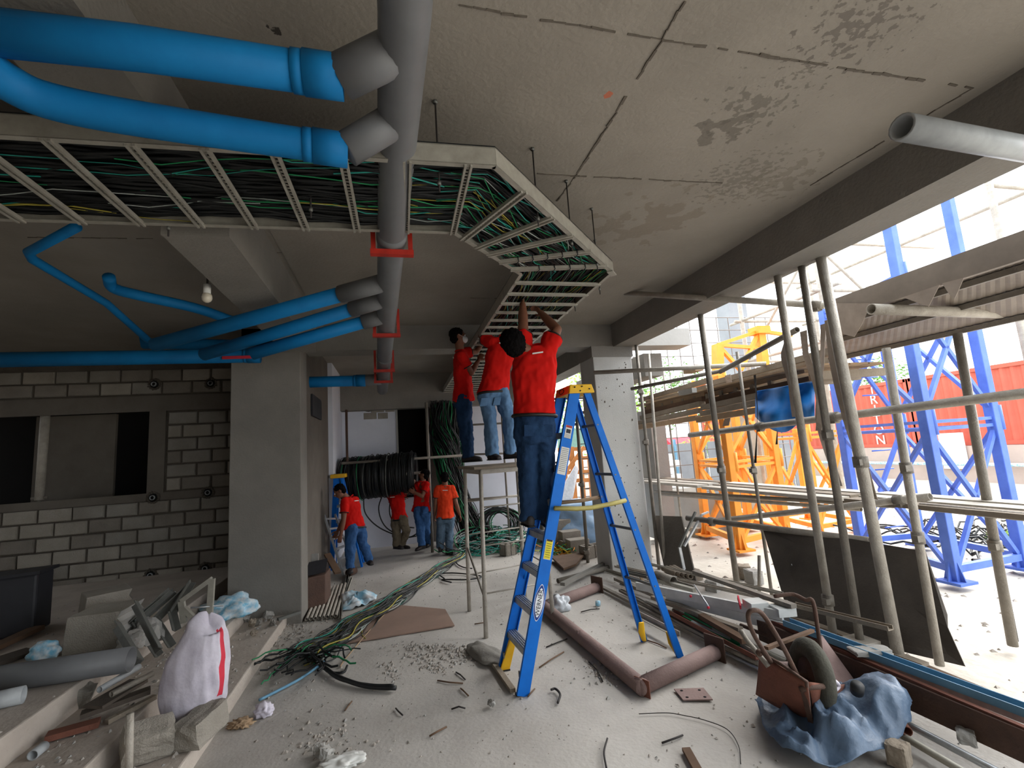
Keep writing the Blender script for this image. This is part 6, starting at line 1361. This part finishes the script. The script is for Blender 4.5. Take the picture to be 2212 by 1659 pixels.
# ---- glimpse between ladder and column
def chb(c, s, rot, lab, m='block_c'):
    """hollow concrete block"""
    t = thing('hollow_block', lab, 'block', c); R_ = Matrix.Rotation(rot, 3, 'Z'); L, W_, H_ = s; mb = MB(); w_ = .03
    for lo, hi in (((-L/2, -W_/2, 0), (L/2, -W_/2+w_, H_)), ((-L/2, W_/2-w_, 0), (L/2, W_/2, H_)), ((-L/2, -W_/2, 0), (-L/2+w_, W_/2, H_)), ((L/2-w_, -W_/2, 0), (L/2, W_/2, H_)), ((-w_/2, -W_/2, 0), (w_/2, W_/2, H_))):
        k = len(mb.v); mb.box(lo, hi)
        for v in mb.v[k:]: q = R_@v; v.x, v.y = q.x+c[0], q.y+c[1]; v.z += c[2]
    obj('shell', mb, m, t)['kind'] = 'stuff'; return t
q = oz(1285, 1205, 0); chb((q.x, q.y+.1, 0), (.4, .2, .2), .2, 'hollow block beside the left edge of the pale column')
q = oz(1228, 1190, 0); chb((q.x, q.y, 0), (.3, .2, .2), .1, 'hollow block behind the yellow wire tangle')
q = oz(1098, 1198, 0); chb((q.x, q.y, 0), (.25, .2, .2), .4, 'single block at the right end of the cable heap')
t = thing('stepped_wall', 'low stepped block wall beyond the blue ladder', 'wall', (3.4, 9.5, 0))
for k, (u, v, h) in enumerate([(1262, 1195, .24), (1245, 1188, .34), (1225, 1180, .5), (1205, 1174, .62), (1190, 1170, .62)]):
    q = oz(u, v, 0); obj('block', MB().box((q.x-.25, q.y, 0), (q.x+.12, q.y+.25, h)), 'block_c', t, bevel=.01)
q = oz(1275, 1190, 0)
o = crumple('tarp_heap', (q.x+.35, q.y+1.0, 0), (.75, .7, .55), 'tarp_pale', 'pale blue tarp draped over a stack by the column', 'tarp', 14, .16, 1.6, 5) if mat('tarp_pale', '#7fa6cf', .5, col2='#9fb3c6', scale=4, mix=.8, bump=.3, bscale=14) else 0
q = oz(1300, 1110, 0)
t = thing('brick_pallet', 'white wrapped block stack on pallets outside', 'pallet', (6.5, 13.0, 0))
for r_ in range(5):
    for k in range(6): obj('block', MB().box((4.9+.52*k+.2*(r_ % 2), 12.6, .5+.2*r_), (5.38+.52*k+.2*(r_ % 2), 13.2, .68+.2*r_)), 'paint_white', t)
obj('ledge', MB().box((4.0, 12.4, 0), (8.5, 13.4, .48)), 'concrete_light', t)
t = thing('timber_scaffold', 'orange timber scaffold frame seen through the ladder', 'frame', (5.2, 12.2, 0))
for u in (1222, 1240, 1258, 1278): 
    a = oy(u, 1060, 12.0); b = oy(u-6, 965, 12.0); obj('post', MB().beam((a.x, a.y, -.06), b, .12, .08), 'wood_orange', t)
for v in (972, 992, 1022, 1040): a = oy(1205, v, 12.0); b = oy(1290, v-4, 12.0); obj('rail', MB().beam(a, b, .06, .1), 'wood_orange', t)
obj('diagonal', MB().beam(oy(1222, 1020, 11.9), oy(1262, 965, 11.9), .05, .09), 'wood_orange', t)
V = [oy(1243, 1005, 10.9), oy(1250, 1012, 10.9), oy(1238, 1075, 10.7), oy(1225, 1088, 10.7), oy(1205, 1080, 10.7), oy(1222, 1040, 10.8)]
obj('plastic_sheet', MB().poly(V, .02), 'bag_clear', label='white plastic sheet hanging by the orange timber frame', cat='sheet')
pole('scaffold_pole', (1242, 850), (1270, 1215), .028, 'scaffold_steel', 'rusty post seen between the ladder sides', cl=(.06, .45))
bar(oy(1195, 862, 9.0), oy(1300, 858, 8.6), .025, 'scaffold_steel', 'dark level tube behind the ladder cap')
bar(oy(1195, 1000, 8.4), oy(1215, 998, 8.4), .02, 'scaffold_steel', 'short tube end behind the near ladder side')
obj('leaning_post', MB().beam(oy(1278, 915, 9.6), oy(1305, 1060, 9.6), .2, .15), 'paint_white', label='white slanting post left of the pale column', cat='post')
for k in range(3): obj('plank', MB().beam(oy(1235, 893+12*k, 10.5), oy(1300, 888+13*k, 10.0), .25, .06), 'wood_dark', label=['upper', 'middle', 'lower'][k]+' dark plank of the pile seen through the ladder', cat='plank')
obj('netting', MB().poly([oy(1205, 925, 14), oy(1300, 925, 14), oy(1300, 968, 14), oy(1205, 968, 14)], .02), 'net_green', label='green netting strip beyond the orange timber frame', cat='netting')
# yellow green wire tangle
mb = MB(); rr = random.Random(15); c = oz(1212, 1194, 0)
for i in range(46):
    P = []; p = c+Vector((rr.uniform(-.25, .25), rr.uniform(-.25, .25), .02)); a = rr.uniform(0, 6)
    for k in range(9): a += rr.uniform(-.9, .9); p = p+Vector((cos(a)*.05, sin(a)*.05, rr.uniform(-.03, .04))); p.z = max(.01, p.z); P.append(p.copy())
    mb.tube(P, .009, 5, rr.choice((0, 0, 1, 2)), False)
mat('wire_yellow', '#d6c232', .5)
obj('wire_tangle', mb, ['wire_yellow', 'cable_orange', 'cable_green'], label='yellow and orange wire tangle on the floor behind the ladder', cat='wire', kind='stuff')
obj('plank', MB().poly([oz(1190, 1205, .05), oz(1265, 1196, .05), oz(1245, 1222, .05), oz(1218, 1232, .05)], .03, (0, 0, 1)), 'wood_dark', label='dark board edge under the yellow wire tangle', cat='board')
